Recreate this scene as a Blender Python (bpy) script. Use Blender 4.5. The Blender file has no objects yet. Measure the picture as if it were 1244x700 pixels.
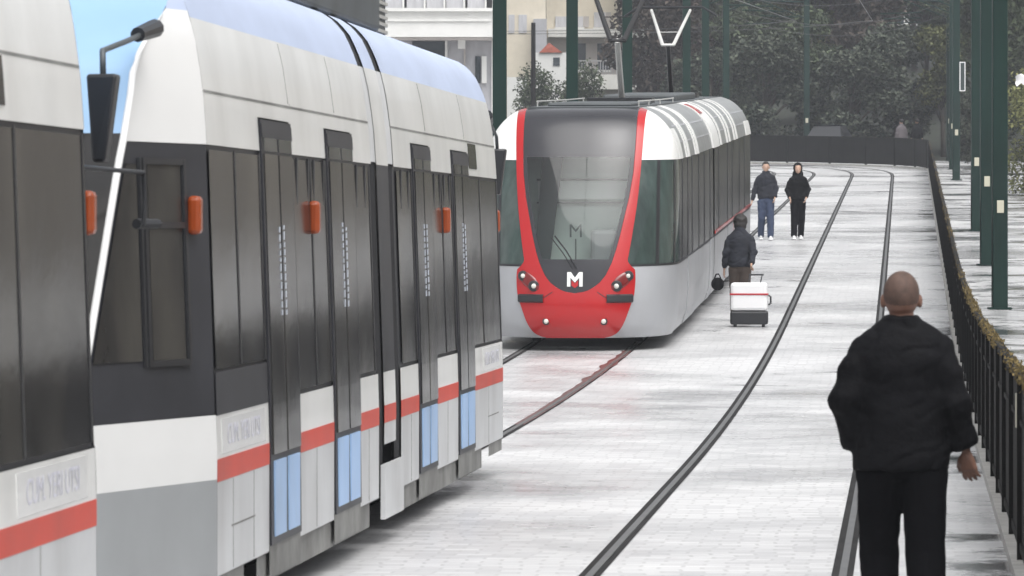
import bpy, bmesh, math, random
from mathutils import Vector, Matrix, noise, Euler
R = math.radians
random.seed(7)
sc = bpy.context.scene
COL = sc.collection
H = 1.97                      # camera height over the near paving
F = 6000.0                    # focal length in pixels of the 1244 px wide photograph

def gd(d):                    # height of the street along its length
    if d < 40: return 0.0
    if d < 75: return 0.033*(d-40)**2/70.0
    if d < 212: return 0.5775 + 0.033*(d-75)
    return 0.5775 + 0.033*137
def sstep(a, b, x):
    t = max(0.0, min(1.0, (x-a)/(b-a))); return t*t*(3-2*t)
def terrain(x, d):
    z = gd(d)
    if d > 212: z += 0.02*(min(d, 420)-212) + 0.085*(min(d, 420)-212)*sstep(6, 17, x)
    return z

# ------------------------------------------------------------------ materials
def new_mat(name):
    m = bpy.data.materials.new(name); m.use_nodes = True
    return m, m.node_tree.nodes, m.node_tree.links, m.node_tree.nodes['Principled BSDF']
def coords(n, l, scale=(1,1,1), kind='Object'):
    tc = n.new('ShaderNodeTexCoord'); mp = n.new('ShaderNodeMapping')
    mp.inputs['Scale'].default_value = scale
    l.new(tc.outputs[kind], mp.inputs['Vector']); return mp.outputs['Vector']
def mat(name, col, rough=0.5, metal=0.0, var=0.12, vscale=(2,2,2), nscale=1.0, dirt_reflect=None, dirt_reflect_amt=0.0,
        bump=0.0, bscale=20.0, coat=0.0, rvar=0.0, spec=0.5):
    m, n, l, b = new_mat(name)
    b.inputs['Roughness'].default_value = rough; b.inputs['Metallic'].default_value = metal
    b.inputs['Coat Weight'].default_value = coat; b.inputs['Specular IOR Level'].default_value = spec
    v = coords(n, l, vscale)
    nt = n.new('ShaderNodeTexNoise'); nt.inputs['Scale'].default_value = nscale
    nt.inputs['Detail'].default_value = 6; nt.inputs['Roughness'].default_value = .6
    l.new(v, nt.inputs['Vector'])
    rp = n.new('ShaderNodeValToRGB'); rp.color_ramp.elements[0].position = .3; rp.color_ramp.elements[1].position = .7
    c = Vector(col)
    lo = [max(0, x*(1-var)) for x in c]; hi = [min(1, x*(1+var)) for x in c]
    rp.color_ramp.elements[0].color = (*lo, 1); rp.color_ramp.elements[1].color = (*hi, 1)
    l.new(nt.outputs['Fac'], rp.inputs['Fac'])
    out = rp.outputs['Color']
    if dirt_reflect is not None:
        v2 = coords(n, l, (1.1, 1.1, .55))
        n2 = n.new('ShaderNodeTexNoise'); n2.inputs['Scale'].default_value = 1.3; n2.inputs['Detail'].default_value = 7
        l.new(v2, n2.inputs['Vector'])
        r2 = n.new('ShaderNodeValToRGB'); r2.color_ramp.elements[0].position = .42; r2.color_ramp.elements[1].position = .75
        r2.color_ramp.elements[0].color = (0,0,0,1); r2.color_ramp.elements[1].color = (dirt_reflect_amt,)*3+(1,)
        l.new(n2.outputs['Fac'], r2.inputs['Fac'])
        mx = n.new('ShaderNodeMixRGB'); mx.inputs['Color2'].default_value = (*dirt_reflect, 1)
        l.new(r2.outputs['Color'], mx.inputs['Fac']); l.new(out, mx.inputs['Color1']); out = mx.outputs['Color']
    l.new(out, b.inputs['Base Color'])
    if rvar:
        ma = n.new('ShaderNodeMath'); ma.operation = 'MULTIPLY_ADD'
        ma.inputs[1].default_value = rvar; ma.inputs[2].default_value = rough - rvar*.5
        l.new(nt.outputs['Fac'], ma.inputs[0]); l.new(ma.outputs[0], b.inputs['Roughness'])
    if bump:
        bp = n.new('ShaderNodeBump'); bp.inputs['Strength'].default_value = bump; bp.inputs['Distance'].default_value = .02
        n3 = n.new('ShaderNodeTexNoise'); n3.inputs['Scale'].default_value = bscale; n3.inputs['Detail'].default_value = 4
        l.new(coords(n, l, (.9, .9, 1.3) if 'glass' in name else (1, 1, 1)), n3.inputs['Vector']); l.new(n3.outputs['Fac'], bp.inputs['Height'])
        l.new(bp.outputs['Normal'], b.inputs['Normal'])
    return m

M = {}
M['white'] = mat('tram_white_paint', (.81,.81,.79), .28, var=.05, dirt_reflect=(.40,.39,.36), dirt_reflect_amt=.32, coat=.2, bump=.015, bscale=1.5)
M['cabwhite'] = mat('cab_white_paint', (.80,.80,.79), .25, var=.03, coat=.3)
M['blue_roof'] = mat('pale_blue_roof_paint', (.47,.54,.70), .5, var=.07, vscale=(1,1,3), spec=.3)
M['blue_front'] = mat('sky_blue_paint', (.24,.39,.58), .55, var=.05)
M['stripe'] = mat('red_stripe_film', (.62,.055,.03), .4, var=.08, dirt_reflect=(.30,.07,.05), dirt_reflect_amt=.4)
M['lower'] = mat('grey_lower_paint', (.58,.59,.60), .35, var=.07, dirt_reflect=(.2,.19,.18), dirt_reflect_amt=.45)
M['cabgrey'] = mat('mid_grey_paint', (.33,.345,.355), .4, var=.05, dirt_reflect=(.2,.2,.2), dirt_reflect_amt=.3)
M['skirt'] = mat('dirty_skirt_metal', (.22,.22,.21), .6, var=.3, vscale=(4,4,4), dirt_reflect=(.06,.055,.05), dirt_reflect_amt=.8)
M['band'] = mat('dark_window_frame_paint', (.035,.036,.042), .4, var=.2, spec=.2)
M['glass'] = mat('tinted_tram_glass', (.02,.02,.021), .13, var=.3, vscale=(.8,.8,1.2), dirt_reflect=(.085,.08,.07), dirt_reflect_amt=.8, bump=.14, bscale=1.6, rvar=.10, spec=.10)  # pale streaks hold real grime together with painted reflections
M['rubber'] = mat('black_bellows_rubber', (.018,.018,.02), .7)
M['black'] = mat('black_plastic', (.018,.019,.022), .4)
M['doorblue'] = mat('light_blue_door_panel', (.36,.53,.80), .4, var=.08, dirt_reflect=(.2,.25,.3), dirt_reflect_amt=.4)
M['orange'] = mat('orange_lamp_lens', (.31,.055,.01), .25, var=.15, vscale=(10,10,3))
M['mark'] = mat('pale_door_lettering', (.62,.66,.74), .5)
M['fade'] = mat('faded_lavender_lettering', (.60,.60,.67), .5, var=.1, vscale=(9,9,9))
M['roofbox'] = mat('roof_unit_grey', (.07,.08,.085), .5, var=.2)
M['louvre'] = mat('louvre_light_grey', (.4,.39,.36), .5)
M['steel'] = mat('worn_rail_steel', (.13,.13,.13), .42, metal=.5, var=.2, vscale=(3,3,3))
M['groove'] = mat('rail_groove_dark', (.022,.021,.021), .7, var=.5, vscale=(2,2,2), spec=.1)
M['red'] = mat('tram_red_paint', (.42,.006,.008), .25, var=.03, coat=.3)
M['darkred'] = mat('dark_red_lamp_housing', (.16,.006,.006), .2, coat=.4)
M['silver'] = mat('silver_tram_paint', (.42,.43,.45), .38, metal=.15, var=.05, dirt_reflect=(.25,.24,.22), dirt_reflect_amt=.25)
M['rwhite'] = mat('white_shoulder_paint', (.80,.80,.78), .35, var=.02)
M['rgrey'] = mat('roof_shoulder_grey', (.25,.26,.26), .35, var=.25, vscale=(3,3,3), bump=.05, bscale=3)
M['gloss_black'] = mat('gloss_black_visor', (.03,.03,.035), .22, var=.1)
M['sideglass'] = mat('side_window_glass', (.05,.052,.05), .22, var=.5, vscale=(.8,.8,1), dirt_reflect=(.16,.16,.155), dirt_reflect_amt=.7, bump=.05, bscale=.8, spec=.05)
M['cabglass'] = mat('cab_side_glass', (.04,.06,.055), .08, spec=.3, var=.5, vscale=(3,3,1), dirt_reflect=(.20,.23,.22), dirt_reflect_amt=.7)  # grey patches paint the reflections of the cab glass into its colour
M['lampglass'] = mat('headlamp_lens', (.7,.68,.62), .1)
M['chrome'] = mat('lamp_reflector', (.6,.6,.6), .15, metal=1)
M['intwall'] = mat('cab_interior_panel', (.62,.70,.66), .6)
M['intlight'] = mat('cab_blind_cloth', (.82,.86,.83), .7)
M['intdark'] = mat('cab_interior_dark', (.03,.045,.045), .6)
M['green'] = mat('dark_green_pole_paint', (.005,.024,.019), .55, var=.25, vscale=(3,3,.6), spec=.2)
M['plate'] = mat('pale_pole_plate', (.55,.53,.42), .6, var=.1)
M['fence'] = mat('black_fence_metal', (.008,.0075,.007), .75, var=.4, vscale=(2,2,2), spec=.15)
M['moss'] = mat('dry_golden_moss', (.15,.11,.04), .9, var=.5, vscale=(9,9,9), nscale=2)
M['kerb'] = mat('fence_kerb_concrete', (.42,.41,.39), .6, var=.25, vscale=(5,5,5), bump=.3, bscale=30)
M['bldwhite'] = mat('white_render', (.70,.70,.68), .8, var=.06)
M['bldgrey'] = mat('grey_render', (.40,.40,.42), .85, var=.08)
M['bldcream'] = mat('cream_render', (.66,.60,.49), .85, var=.07)
M['bldtan'] = mat('tan_render', (.56,.50,.42), .85, var=.12)
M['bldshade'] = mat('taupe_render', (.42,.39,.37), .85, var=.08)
M['winglass'] = mat('house_window_glass', (.05,.06,.07), .1, var=.3)
M['curtain'] = mat('curtained_window', (.50,.50,.52), .35, var=.15, vscale=(6,6,1))
M['tile'] = mat('red_roof_tiles', (.42,.12,.08), .8, var=.2, vscale=(6,6,6))
M['bark'] = mat('tree_bark', (.06,.05,.04), .9, var=.3)
M['skin'] = mat('skin_brown', (.17,.085,.058), .5, var=.1, vscale=(12,12,12))
M['skin2'] = mat('skin_light', (.48,.31,.23), .5, var=.08, vscale=(12,12,12))
M['hair'] = mat('dark_hair', (.015,.012,.011), .6, var=.3)
M['stub'] = mat('shaved_hair', (.085,.050,.038), .75, var=.3, vscale=(30,30,30))
M['jacket'] = mat('black_jacket_cloth', (.0035,.0035,.0045), .72, var=.35, vscale=(4,4,4), bump=.5, bscale=16, spec=.10)
M['trouser'] = mat('black_trouser_cloth', (.004,.004,.005), .95, var=.3, bump=.3, bscale=12, spec=.05)
M['navy'] = mat('navy_jacket_cloth', (.010,.012,.020), .85, var=.3, vscale=(6,6,6), bump=.4, bscale=14)
M['jeans'] = mat('blue_jeans', (.03,.045,.09), .85, var=.3, vscale=(6,6,3))
M['brown'] = mat('brown_trousers', (.075,.055,.045), .9, var=.2)
M['shoe'] = mat('white_shoe', (.72,.72,.72), .6)
M['shoeb'] = mat('black_shoe', (.02,.02,.02), .5)
M['casewhite'] = mat('white_suitcase_shell', (.85,.85,.86), .4, var=.02)
M['strap'] = mat('red_luggage_strap', (.45,.02,.03), .6)
M['carpaint'] = mat('dark_car_paint', (.008,.009,.012), .8, spec=.1)
M['pink'] = mat('pale_cloth', (.16,.14,.15), .8)
M['wire'] = mat('catenary_wire', (.10,.10,.10), .4, metal=.6)
M['panto'] = mat('pantograph_pale_metal', (.6,.6,.58), .4, metal=.2)
M['grass'] = mat('hillside_undergrowth', (.014,.018,.010), .95, var=.5, vscale=(.3,.3,.3), nscale=3)

def leaf_mat(name, a, b_):
    m, n, l, b = new_mat(name)
    g = n.new('ShaderNodeNewGeometry'); nt = n.new('ShaderNodeTexNoise'); nt.inputs['Scale'].default_value = 1.1
    l.new(coords(n, l), nt.inputs['Vector'])
    ad = n.new('ShaderNodeMath'); ad.operation = 'MULTIPLY_ADD'; ad.inputs[1].default_value = .55
    l.new(g.outputs['Random Per Island'], ad.inputs[0])
    sb = n.new('ShaderNodeMath'); sb.operation = 'SUBTRACT'; sb.inputs[1].default_value = .27
    l.new(nt.outputs['Fac'], sb.inputs[0]); l.new(sb.outputs[0], ad.inputs[2])
    rp = n.new('ShaderNodeValToRGB'); rp.color_ramp.elements[0].color = (*a, 1); rp.color_ramp.elements[1].color = (*b_, 1)
    rp.color_ramp.elements[0].position = .15; rp.color_ramp.elements[1].position = .85
    l.new(ad.outputs[0], rp.inputs['Fac']); l.new(rp.outputs['Color'], b.inputs['Base Color'])
    b.inputs['Roughness'].default_value = .8; b.inputs['Specular IOR Level'].default_value = .12
    return m
M['leaf'] = leaf_mat('dark_evergreen_leaf', (.02,.028,.018), (.10,.125,.07))
M['leaf2'] = leaf_mat('olive_leaf', (.035,.040,.018), (.14,.15,.06))
M['leaf3'] = leaf_mat('bluish_ivy_leaf', (.018,.026,.02), (.12,.135,.10))
M['leaf4'] = leaf_mat('yellow_green_hedge_leaf', (.04,.05,.02), (.30,.31,.13))
M['twig'] = leaf_mat('bare_twig_brown', (.035,.028,.025), (.11,.09,.075))

def glass_mat():
    m, n, l, b = new_mat('windscreen_glass')
    n.remove(b); o = n['Material Output']
    tr = n.new('ShaderNodeBsdfTransparent'); tr.inputs['Color'].default_value = (.92,.97,.95,1)
    gl = n.new('ShaderNodeBsdfGlossy'); gl.inputs['Roughness'].default_value = .04; gl.inputs['Color'].default_value = (1,1,1,1)
    fr = n.new('ShaderNodeFresnel'); fr.inputs['IOR'].default_value = 1.55
    mx = n.new('ShaderNodeMixShader'); l.new(fr.outputs[0], mx.inputs[0]); l.new(tr.outputs[0], mx.inputs[1]); l.new(gl.outputs[0], mx.inputs[2])
    l.new(mx.outputs[0], o.inputs['Surface']); return m
M['windscreen'] = glass_mat()

def paving_mat():
    m, n, l, b = new_mat('wet_pale_paving')
    v = coords(n, l)
    rot = n.new('ShaderNodeMapping'); rot.inputs['Rotation'].default_value = (0, 0, R(4.6)); l.new(v, rot.inputs['Vector'])
    br = n.new('ShaderNodeTexBrick'); br.inputs['Scale'].default_value = 1.0
    br.inputs['Brick Width'].default_value = .24; br.inputs['Row Height'].default_value = .16
    br.inputs['Mortar Size'].default_value = .012; br.inputs['Color1'].default_value = (.68,.68,.68,1)
    br.inputs['Color2'].default_value = (.54,.54,.545,1); br.inputs['Mortar'].default_value = (.50,.50,.50,1)
    nd_ = n.new('ShaderNodeTexNoise'); nd_.inputs['Scale'].default_value = .9; nd_.inputs['Detail'].default_value = 3; l.new(rot.outputs[0], nd_.inputs['Vector'])
    va = n.new('ShaderNodeVectorMath'); va.operation = 'MULTIPLY_ADD'; va.inputs[1].default_value = (.22,.22,0); l.new(nd_.outputs['Color'], va.inputs[0]); l.new(rot.outputs[0], va.inputs[2])
    l.new(va.outputs[0], br.inputs['Vector'])
    # broad worn variation
    n1 = n.new('ShaderNodeTexNoise'); n1.inputs['Scale'].default_value = .22; n1.inputs['Detail'].default_value = 8; n1.inputs['Roughness'].default_value = .62
    l.new(v, n1.inputs['Vector'])
    r1 = n.new('ShaderNodeValToRGB'); r1.color_ramp.elements[0].position = .33; r1.color_ramp.elements[1].position = .60
    r1.color_ramp.elements[0].color = (.60,.60,.61,1); r1.color_ramp.elements[1].color = (1,1,1,1)
    l.new(n1.outputs['Fac'], r1.inputs['Fac'])
    mu = n.new('ShaderNodeMixRGB'); mu.blend_type = 'MULTIPLY'; mu.inputs['Fac'].default_value = 1
    l.new(br.outputs['Color'], mu.inputs['Color1']); l.new(r1.outputs['Color'], mu.inputs['Color2'])
    # water lying in shallow dips
    n2 = n.new('ShaderNodeTexNoise'); n2.inputs['Scale'].default_value = .38; n2.inputs['Detail'].default_value = 9; n2.inputs['Roughness'].default_value = .68; n2.inputs['Distortion'].default_value = .4
    mp2 = n.new('ShaderNodeMapping'); mp2.inputs['Location'].default_value = (3.7, 11.2, 0); l.new(v, mp2.inputs['Vector']); l.new(mp2.outputs[0], n2.inputs['Vector'])
    sx = n.new('ShaderNodeSeparateXYZ'); l.new(v, sx.inputs[0])
    m1 = n.new('ShaderNodeMath'); m1.operation = 'MULTIPLY_ADD'; m1.inputs[1].default_value = -.081; l.new(sx.outputs['Y'], m1.inputs[0]); l.new(sx.outputs['X'], m1.inputs[2])
    mr = n.new('ShaderNodeMapRange'); mr.interpolation_type = 'SMOOTHSTEP'; mr.inputs['From Min'].default_value = -.15; mr.inputs['From Max'].default_value = .5; mr.inputs['To Min'].default_value = 0; mr.inputs['To Max'].default_value = .115
    l.new(m1.outputs[0], mr.inputs['Value'])
    wl = n.new('ShaderNodeMath'); wl.operation = 'ADD'; l.new(n2.outputs['Fac'], wl.inputs[0]); l.new(mr.outputs[0], wl.inputs[1])
    r2 = n.new('ShaderNodeValToRGB'); r2.color_ramp.elements[0].position = .62; r2.color_ramp.elements[1].position = .70
    r2.color_ramp.elements[0].color = (0,0,0,1); r2.color_ramp.elements[1].color = (1,1,1,1)
    l.new(wl.outputs[0], r2.inputs['Fac'])
    mw = n.new('ShaderNodeMixRGB'); mw.inputs['Color2'].default_value = (.13,.13,.133,1)
    l.new(r2.outputs['Color'], mw.inputs['Fac']); l.new(mu.outputs['Color'], mw.inputs['Color1'])
    l.new(mw.outputs['Color'], b.inputs['Base Color'])
    rr = n.new('ShaderNodeMapRange'); rr.inputs['To Min'].default_value = 0; rr.inputs['To Max'].default_value = -.16
    l.new(r2.outputs['Color'], rr.inputs['Value'])
    rq = n.new('ShaderNodeMapRange'); rq.inputs['From Min'].default_value = .35; rq.inputs['From Max'].default_value = .6; rq.inputs['To Min'].default_value = .17; rq.inputs['To Max'].default_value = .42; l.new(n1.outputs['Fac'], rq.inputs['Value'])
    ra = n.new('ShaderNodeMath'); ra.operation = 'ADD'; l.new(rq.outputs[0], ra.inputs[0]); l.new(rr.outputs[0], ra.inputs[1]); l.new(ra.outputs[0], b.inputs['Roughness'])
    bp = n.new('ShaderNodeBump'); bp.inputs['Strength'].default_value = .25; bp.inputs['Distance'].default_value = .006
    n3 = n.new('ShaderNodeTexNoise'); n3.inputs['Scale'].default_value = 9; n3.inputs['Detail'].default_value = 5
    l.new(v, n3.inputs['Vector']); l.new(n3.outputs['Fac'], bp.inputs['Height']); l.new(bp.outputs[0], b.inputs['Normal'])
    b.inputs['Specular IOR Level'].default_value = .5
    return m
M['paving'] = paving_mat()

# ------------------------------------------------------------------ mesh helpers
class MB:
    def __init__(s): s.v = []; s.f = []; s.m = []
    def mark(s): s.m.append((len(s.v), len(s.f))); return s
    def grid(s, rows):                       # rows: list of equal-length lists of points
        b = len(s.v); w = len(rows[0])
        for r in rows: s.v += [tuple(p) for p in r]
        for i in range(len(rows)-1):
            for j in range(w-1):
                a = b+i*w+j; s.f.append((a, a+1, a+w+1, a+w))
        return s
    def box(s, x0, x1, y0, y1, z0, z1):
        b = len(s.v)
        s.v += [(x0,y0,z0),(x1,y0,z0),(x1,y1,z0),(x0,y1,z0),(x0,y0,z1),(x1,y0,z1),(x1,y1,z1),(x0,y1,z1)]
        s.f += [tuple(b+i for i in q) for q in ((3,2,1,0),(4,5,6,7),(0,1,5,4),(1,2,6,5),(2,3,7,6),(3,0,4,7))]
        return s
    def hexa(s, p):
        b = len(s.v); s.v += [tuple(q) for q in p]
        s.f += [tuple(b+i for i in q) for q in ((3,2,1,0),(4,5,6,7),(0,1,5,4),(1,2,6,5),(2,3,7,6),(3,0,4,7))]
        return s
    def tube(s, pts, rad, n=8, caps=True):
        pts = [Vector(p) for p in pts]
        if not isinstance(rad, (list, tuple)): rad = [rad]*len(pts)
        b = len(s.v); prev = None
        for i, p in enumerate(pts):
            t = (pts[min(i+1, len(pts)-1)] - pts[max(i-1, 0)])
            t = t.normalized() if t.length > 1e-9 else Vector((0,0,1))
            if prev is None:
                a = t.cross(Vector((0,1,0)) if abs(t.y) < .9 else Vector((1,0,0))).normalized()
            else: a = (prev - t*prev.dot(t)).normalized()
            prev = a; c = t.cross(a)
            r = rad[i]; ra, rb = (r if isinstance(r, (list, tuple)) else (r, r))
            for k in range(n):
                th = 2*math.pi*k/n
                s.v.append(tuple(p + a*(ra*math.cos(th)) + c*(rb*math.sin(th))))
        for i in range(len(pts)-1):
            for k in range(n):
                a0 = b+i*n+k; a1 = b+i*n+(k+1) % n
                s.f.append((a0, a1, a1+n, a0+n))
        if caps:
            s.f.append(tuple(b+k for k in range(n))[::-1]); e = b+(len(pts)-1)*n
            s.f.append(tuple(e+k for k in range(n)))
        return s
    def ball(s, c, r, n=12, m=8):
        c = Vector(c); r = Vector(r if isinstance(r, (tuple, list)) else (r, r, r)); b = len(s.v)
        s.v.append((c.x, c.y, c.z-r.z))
        for i in range(1, m):
            ph = -math.pi/2 + math.pi*i/m
            for k in range(n):
                th = 2*math.pi*k/n
                s.v.append((c.x+r.x*math.cos(ph)*math.cos(th), c.y+r.y*math.cos(ph)*math.sin(th), c.z+r.z*math.sin(ph)))
        s.v.append((c.x, c.y, c.z+r.z)); top = len(s.v)-1
        for k in range(n): s.f.append((b, b+1+(k+1) % n, b+1+k))
        for i in range(m-2):
            for k in range(n):
                a = b+1+i*n+k; a1 = b+1+i*n+(k+1) % n; s.f.append((a, a1, a1+n, a+n))
        for k in range(n): s.f.append((b+1+(m-2)*n+k, b+1+(m-2)*n+(k+1) % n, top))
        return s
    def map(s, fn):
        s.v = [tuple(fn(*p)) for p in s.v]; return s
    def pieces(s, name, m, parent=None, **k):      # one object for every marked piece
        out = []; mk = s.m+[(len(s.v), len(s.f))]
        for (a, fa), (b, fb) in zip(mk, mk[1:]):
            q = MB(); q.v = s.v[a:b]; q.f = [tuple(i-a for i in f) for f in s.f[fa:fb]]; out.append(q.build(name, m, parent, **k))
        return out
    def build(s, name, m, parent=None, smooth=False, bevel=0, fix=True, loc=None):
        me = bpy.data.meshes.new(name); me.from_pydata(s.v, [], s.f)
        if fix:
            bm = bmesh.new(); bm.from_mesh(me); bmesh.ops.recalc_face_normals(bm, faces=bm.faces); bm.to_mesh(me); bm.free()
        me.materials.append(M[m] if isinstance(m, str) else m)
        if smooth:
            for p in me.polygons: p.use_smooth = True
        o = bpy.data.objects.new(name, me); COL.objects.link(o)
        if parent: o.parent = parent
        if loc: o.location = loc
        if bevel:
            bv = o.modifiers.new('bevel', 'BEVEL'); bv.width = bevel; bv.segments = 2; bv.limit_method = 'ANGLE'
        return o
def tag(o, label=None, cat=None, group=None, kind=None):
    if label: o['label'] = label
    if cat: o['category'] = cat
    if group: o['group'] = group
    if kind: o['kind'] = kind
    return o
def empty(name, loc, rz=0):
    o = bpy.data.objects.new(name, None); o.empty_display_size = .3
    o.location = loc; o.rotation_euler = (0, 0, rz); COL.objects.link(o); return o
def kids(o): return [c for c in bpy.data.objects if c.parent == o]
def copy_tree(o, parent=None):
    ch = kids(o); c = o.copy(); COL.objects.link(c)
    if parent: c.parent = parent
    for k in ch: copy_tree(k, c)
    return c
def text(s, size, m, parent, loc, rot, name='lettering', extrude=.002, align='CENTER', xs=1.0):
    cu = bpy.data.curves.new('txt', 'FONT'); cu.body = s; cu.size = size; cu.extrude = extrude
    cu.align_x = align; cu.align_y = 'CENTER'
    t = bpy.data.objects.new('txt', cu); COL.objects.link(t)
    dg = bpy.context.evaluated_depsgraph_get(); me = bpy.data.meshes.new_from_object(t.evaluated_get(dg))
    bpy.data.objects.remove(t); bpy.data.curves.remove(cu)
    me.materials.clear(); me.materials.append(M[m])
    o = bpy.data.objects.new(name, me); COL.objects.link(o); o.parent = parent
    o.location = loc; o.rotation_euler = rot; o.scale = (xs, 1, 1); return o
def bake_remesh(mb, voxel, smooth=4, wrinkle=None):
    me = bpy.data.meshes.new('t'); me.from_pydata(mb.v, [], mb.f)
    bm = bmesh.new(); bm.from_mesh(me); bmesh.ops.recalc_face_normals(bm, faces=bm.faces); bm.to_mesh(me); bm.free()
    t = bpy.data.objects.new('t', me); COL.objects.link(t)
    rm = t.modifiers.new('r', 'REMESH'); rm.mode = 'VOXEL'; rm.voxel_size = voxel
    if smooth:
        sm = t.modifiers.new('s', 'SMOOTH'); sm.iterations = smooth; sm.factor = .5
    dg = bpy.context.evaluated_depsgraph_get(); out = bpy.data.meshes.new_from_object(t.evaluated_get(dg))
    bpy.data.objects.remove(t); bpy.data.meshes.remove(me)
    if wrinkle:
        nrm = [v.normal.copy() for v in out.vertices]
        for v, nn in zip(out.vertices, nrm): v.co += nn*wrinkle(v.co)
    for p in out.polygons: p.use_smooth = True
    return out
def mesh_obj(name, me, m, parent):
    me.materials.clear(); me.materials.append(M[m]); me.name = name
    o = bpy.data.objects.new(name, me); COL.objects.link(o); o.parent = parent; return o

# ------------------------------------------------------------------ ground, paving, rails
ds = sorted(set([-30, 0, 20, 40] + list(range(40, 76, 2)) + [75, 100, 150, 200, 205, 212] + list(range(212, 421, 8)) + [420, 600, 1200]))
xs = [-900, -300, -100, -40, -10, 0, 4, 6, 8, 10, 12, 14, 17, 20, 30, 60, 120, 300, 900]
mb = MB(); mb.grid([[(x, d, terrain(x, d)-.06) for x in xs] for d in ds])
tag(mb.build('ground', 'grass', smooth=True), 'dark wooded ground rising beyond the street', kind='structure')
dp = sorted(set([-30, 0, 20, 40] + list(range(40, 76, 1)) + [75, 100, 150, 204.5]))
mb = MB(); mb.grid([[(x, d, gd(d)) for x in (-60, -10, 0, 10, 60)] for d in dp])
tag(mb.build('paving', 'paving', smooth=True), 'wet pale paved street with shallow puddles', kind='structure')

A0 = math.atan(.081)
CX, CD = (.64+.081*184) - 16.8*math.cos(A0), 184 + 16.8*math.sin(A0)
def road_path(fx, Rr, d0=8, step=4, left=-45):
    pts = []; d = d0
    while d < 182: pts.append((fx(d), d)); d += step
    nseg = 36
    for i in range(nseg+1):
        ph = -A0 + (math.pi/2+A0)*i/nseg
        pts.append((CX+Rr*math.cos(ph), CD+Rr*math.sin(ph)))
    pts.append((left, CD+Rr)); return pts
def track_path(fx, m_, left=-45, d1=171, L=34, step=3):
    pts = []; d = 8
    while d < d1: pts.append((fx(d), d)); d += step
    x, y = fx(d1), d1; a = math.atan(m_); n = 60
    for i in range(n+1):
        pts.append((x, y)); th = a-(math.pi/2+a)*((i+.5)/n)**3; ds_ = L/n
        x += math.sin(th)*ds_; y += math.cos(th)*ds_
    pts.append((left, y)); return pts
def offs(pts, o):
    out = []
    for i, p in enumerate(pts):
        a = Vector(pts[max(i-1, 0)]); b = Vector(pts[min(i+1, len(pts)-1)]); t = (b-a).normalized()
        out.append((p[0]+t.y*o, p[1]-t.x*o))
    return out
def ribbon(mb, pts, o0, o1, z):
    A = offs(pts, o0); B = offs(pts, o1)
    mb.grid([[(a[0], a[1], gd(a[1])+z), (b[0], b[1], gd(b[1])+z)] for a, b in zip(A, B)])
def bar(mb, pts, o0, o1, z0, z1):
    A = offs(pts, o0); B = offs(pts, o1)
    mb.grid([[(a[0], a[1], gd(a[1])+z0), (a[0], a[1], gd(a[1])+z1), (b[0], b[1], gd(b[1])+z1), (b[0], b[1], gd(b[1])+z0)] for a, b in zip(A, B)])
rail_fx = {'right': [lambda d: .42+.079*(d-27.8), lambda d: 1.85+.079*(d-27.8)],
           'left': [lambda d: -.13-1.44+.084*(d-46.5), lambda d: -.13+.084*(d-46.5)]}
rr = {'right': [14.0, 15.44], 'left': [11.2, 12.64]}
for key, lab in (('left', 'grooved tram track on which both kinds of tram stand'), ('right', 'empty grooved tram track beside the fence')):
    root = empty('tram_track', (0, 0, 0)); tag(root, lab, kind='structure')
    fa, fb = rail_fx[key]; mid_ = track_path(lambda d: (fa(d)+fb(d))/2, .079 if key == 'right' else .084, L=34 if key == 'right' else 31)
    for o_ in (-.7175, .7175):
        pts = offs(mid_, o_)
        g = MB(); ribbon(g, pts, -.062, .062, .004); g.build('rail_groove', 'groove', root)
        g = MB(); bar(g, pts, -.018, .026, .0, .011); g.build('rail', 'steel', root)

M['red_reflection'] = mat('painted_red_reflection', (.11,.035,.03), .35, var=.4, vscale=(5,5,5))  # red tram's reflection on the wet rail, painted as a coloured ribbon
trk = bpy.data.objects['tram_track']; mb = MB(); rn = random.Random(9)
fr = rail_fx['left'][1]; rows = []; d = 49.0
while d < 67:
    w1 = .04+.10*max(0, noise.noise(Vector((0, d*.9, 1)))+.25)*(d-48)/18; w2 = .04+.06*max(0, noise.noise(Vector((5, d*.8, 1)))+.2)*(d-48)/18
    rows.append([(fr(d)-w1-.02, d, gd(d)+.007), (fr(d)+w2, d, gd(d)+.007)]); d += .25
mb.grid(rows); mb.build('rail_reflection', 'red_reflection', trk)
# ------------------------------------------------------------------ fence
fence = empty('street_fence', (.64, 0, 0))
tag(fence, 'long low black metal picket fence running beside the right track and round the bend', 'fence')
fp = road_path(lambda d: .64+.081*d, 16.8, d0=14, step=2, left=-45)
fp = [(x-.64, d) for x, d in fp]
fine = []
for a, b in zip(fp, fp[1:]):
    L = math.dist(a, b); n = max(1, round(L/.085))
    for i in range(n): fine.append((a[0]+(b[0]-a[0])*i/n, a[1]+(b[1]-a[1])*i/n, math.atan2(b[1]-a[1], b[0]-a[0])))
mb = MB()
def obox(mb, x, y, ang, hl, hw, z0, z1):
    c, s_ = math.cos(ang), math.sin(ang)
    q = [(x+c*l-s_*w, y+s_*l+c*w) for l, w in ((-hl,-hw),(hl,-hw),(hl,hw),(-hl,hw))]
    mb.hexa([(a, b, z0) for a, b in q] + [(a, b, z1) for a, b in q])
for x, y, an in fine:
    z = gd(y); obox(mb, x, y, an, .041, .008, z+.1, z+1.1)
mb.build('picket_panel', 'fence', fence, fix=False)
mb = MB(); bar(mb, fp, -.025, .025, 1.10, 1.15); bar(mb, fp, -.02, .02, .12, .17); bar(mb, fp, -.02, .02, .85, .88)
mb.build('rail', 'fence', fence)
mb = MB(); bar(mb, fp, -.003, .003, .12, 1.09); mb.build('infill_mesh', 'fence', fence)
mb = MB(); acc = 0
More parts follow.
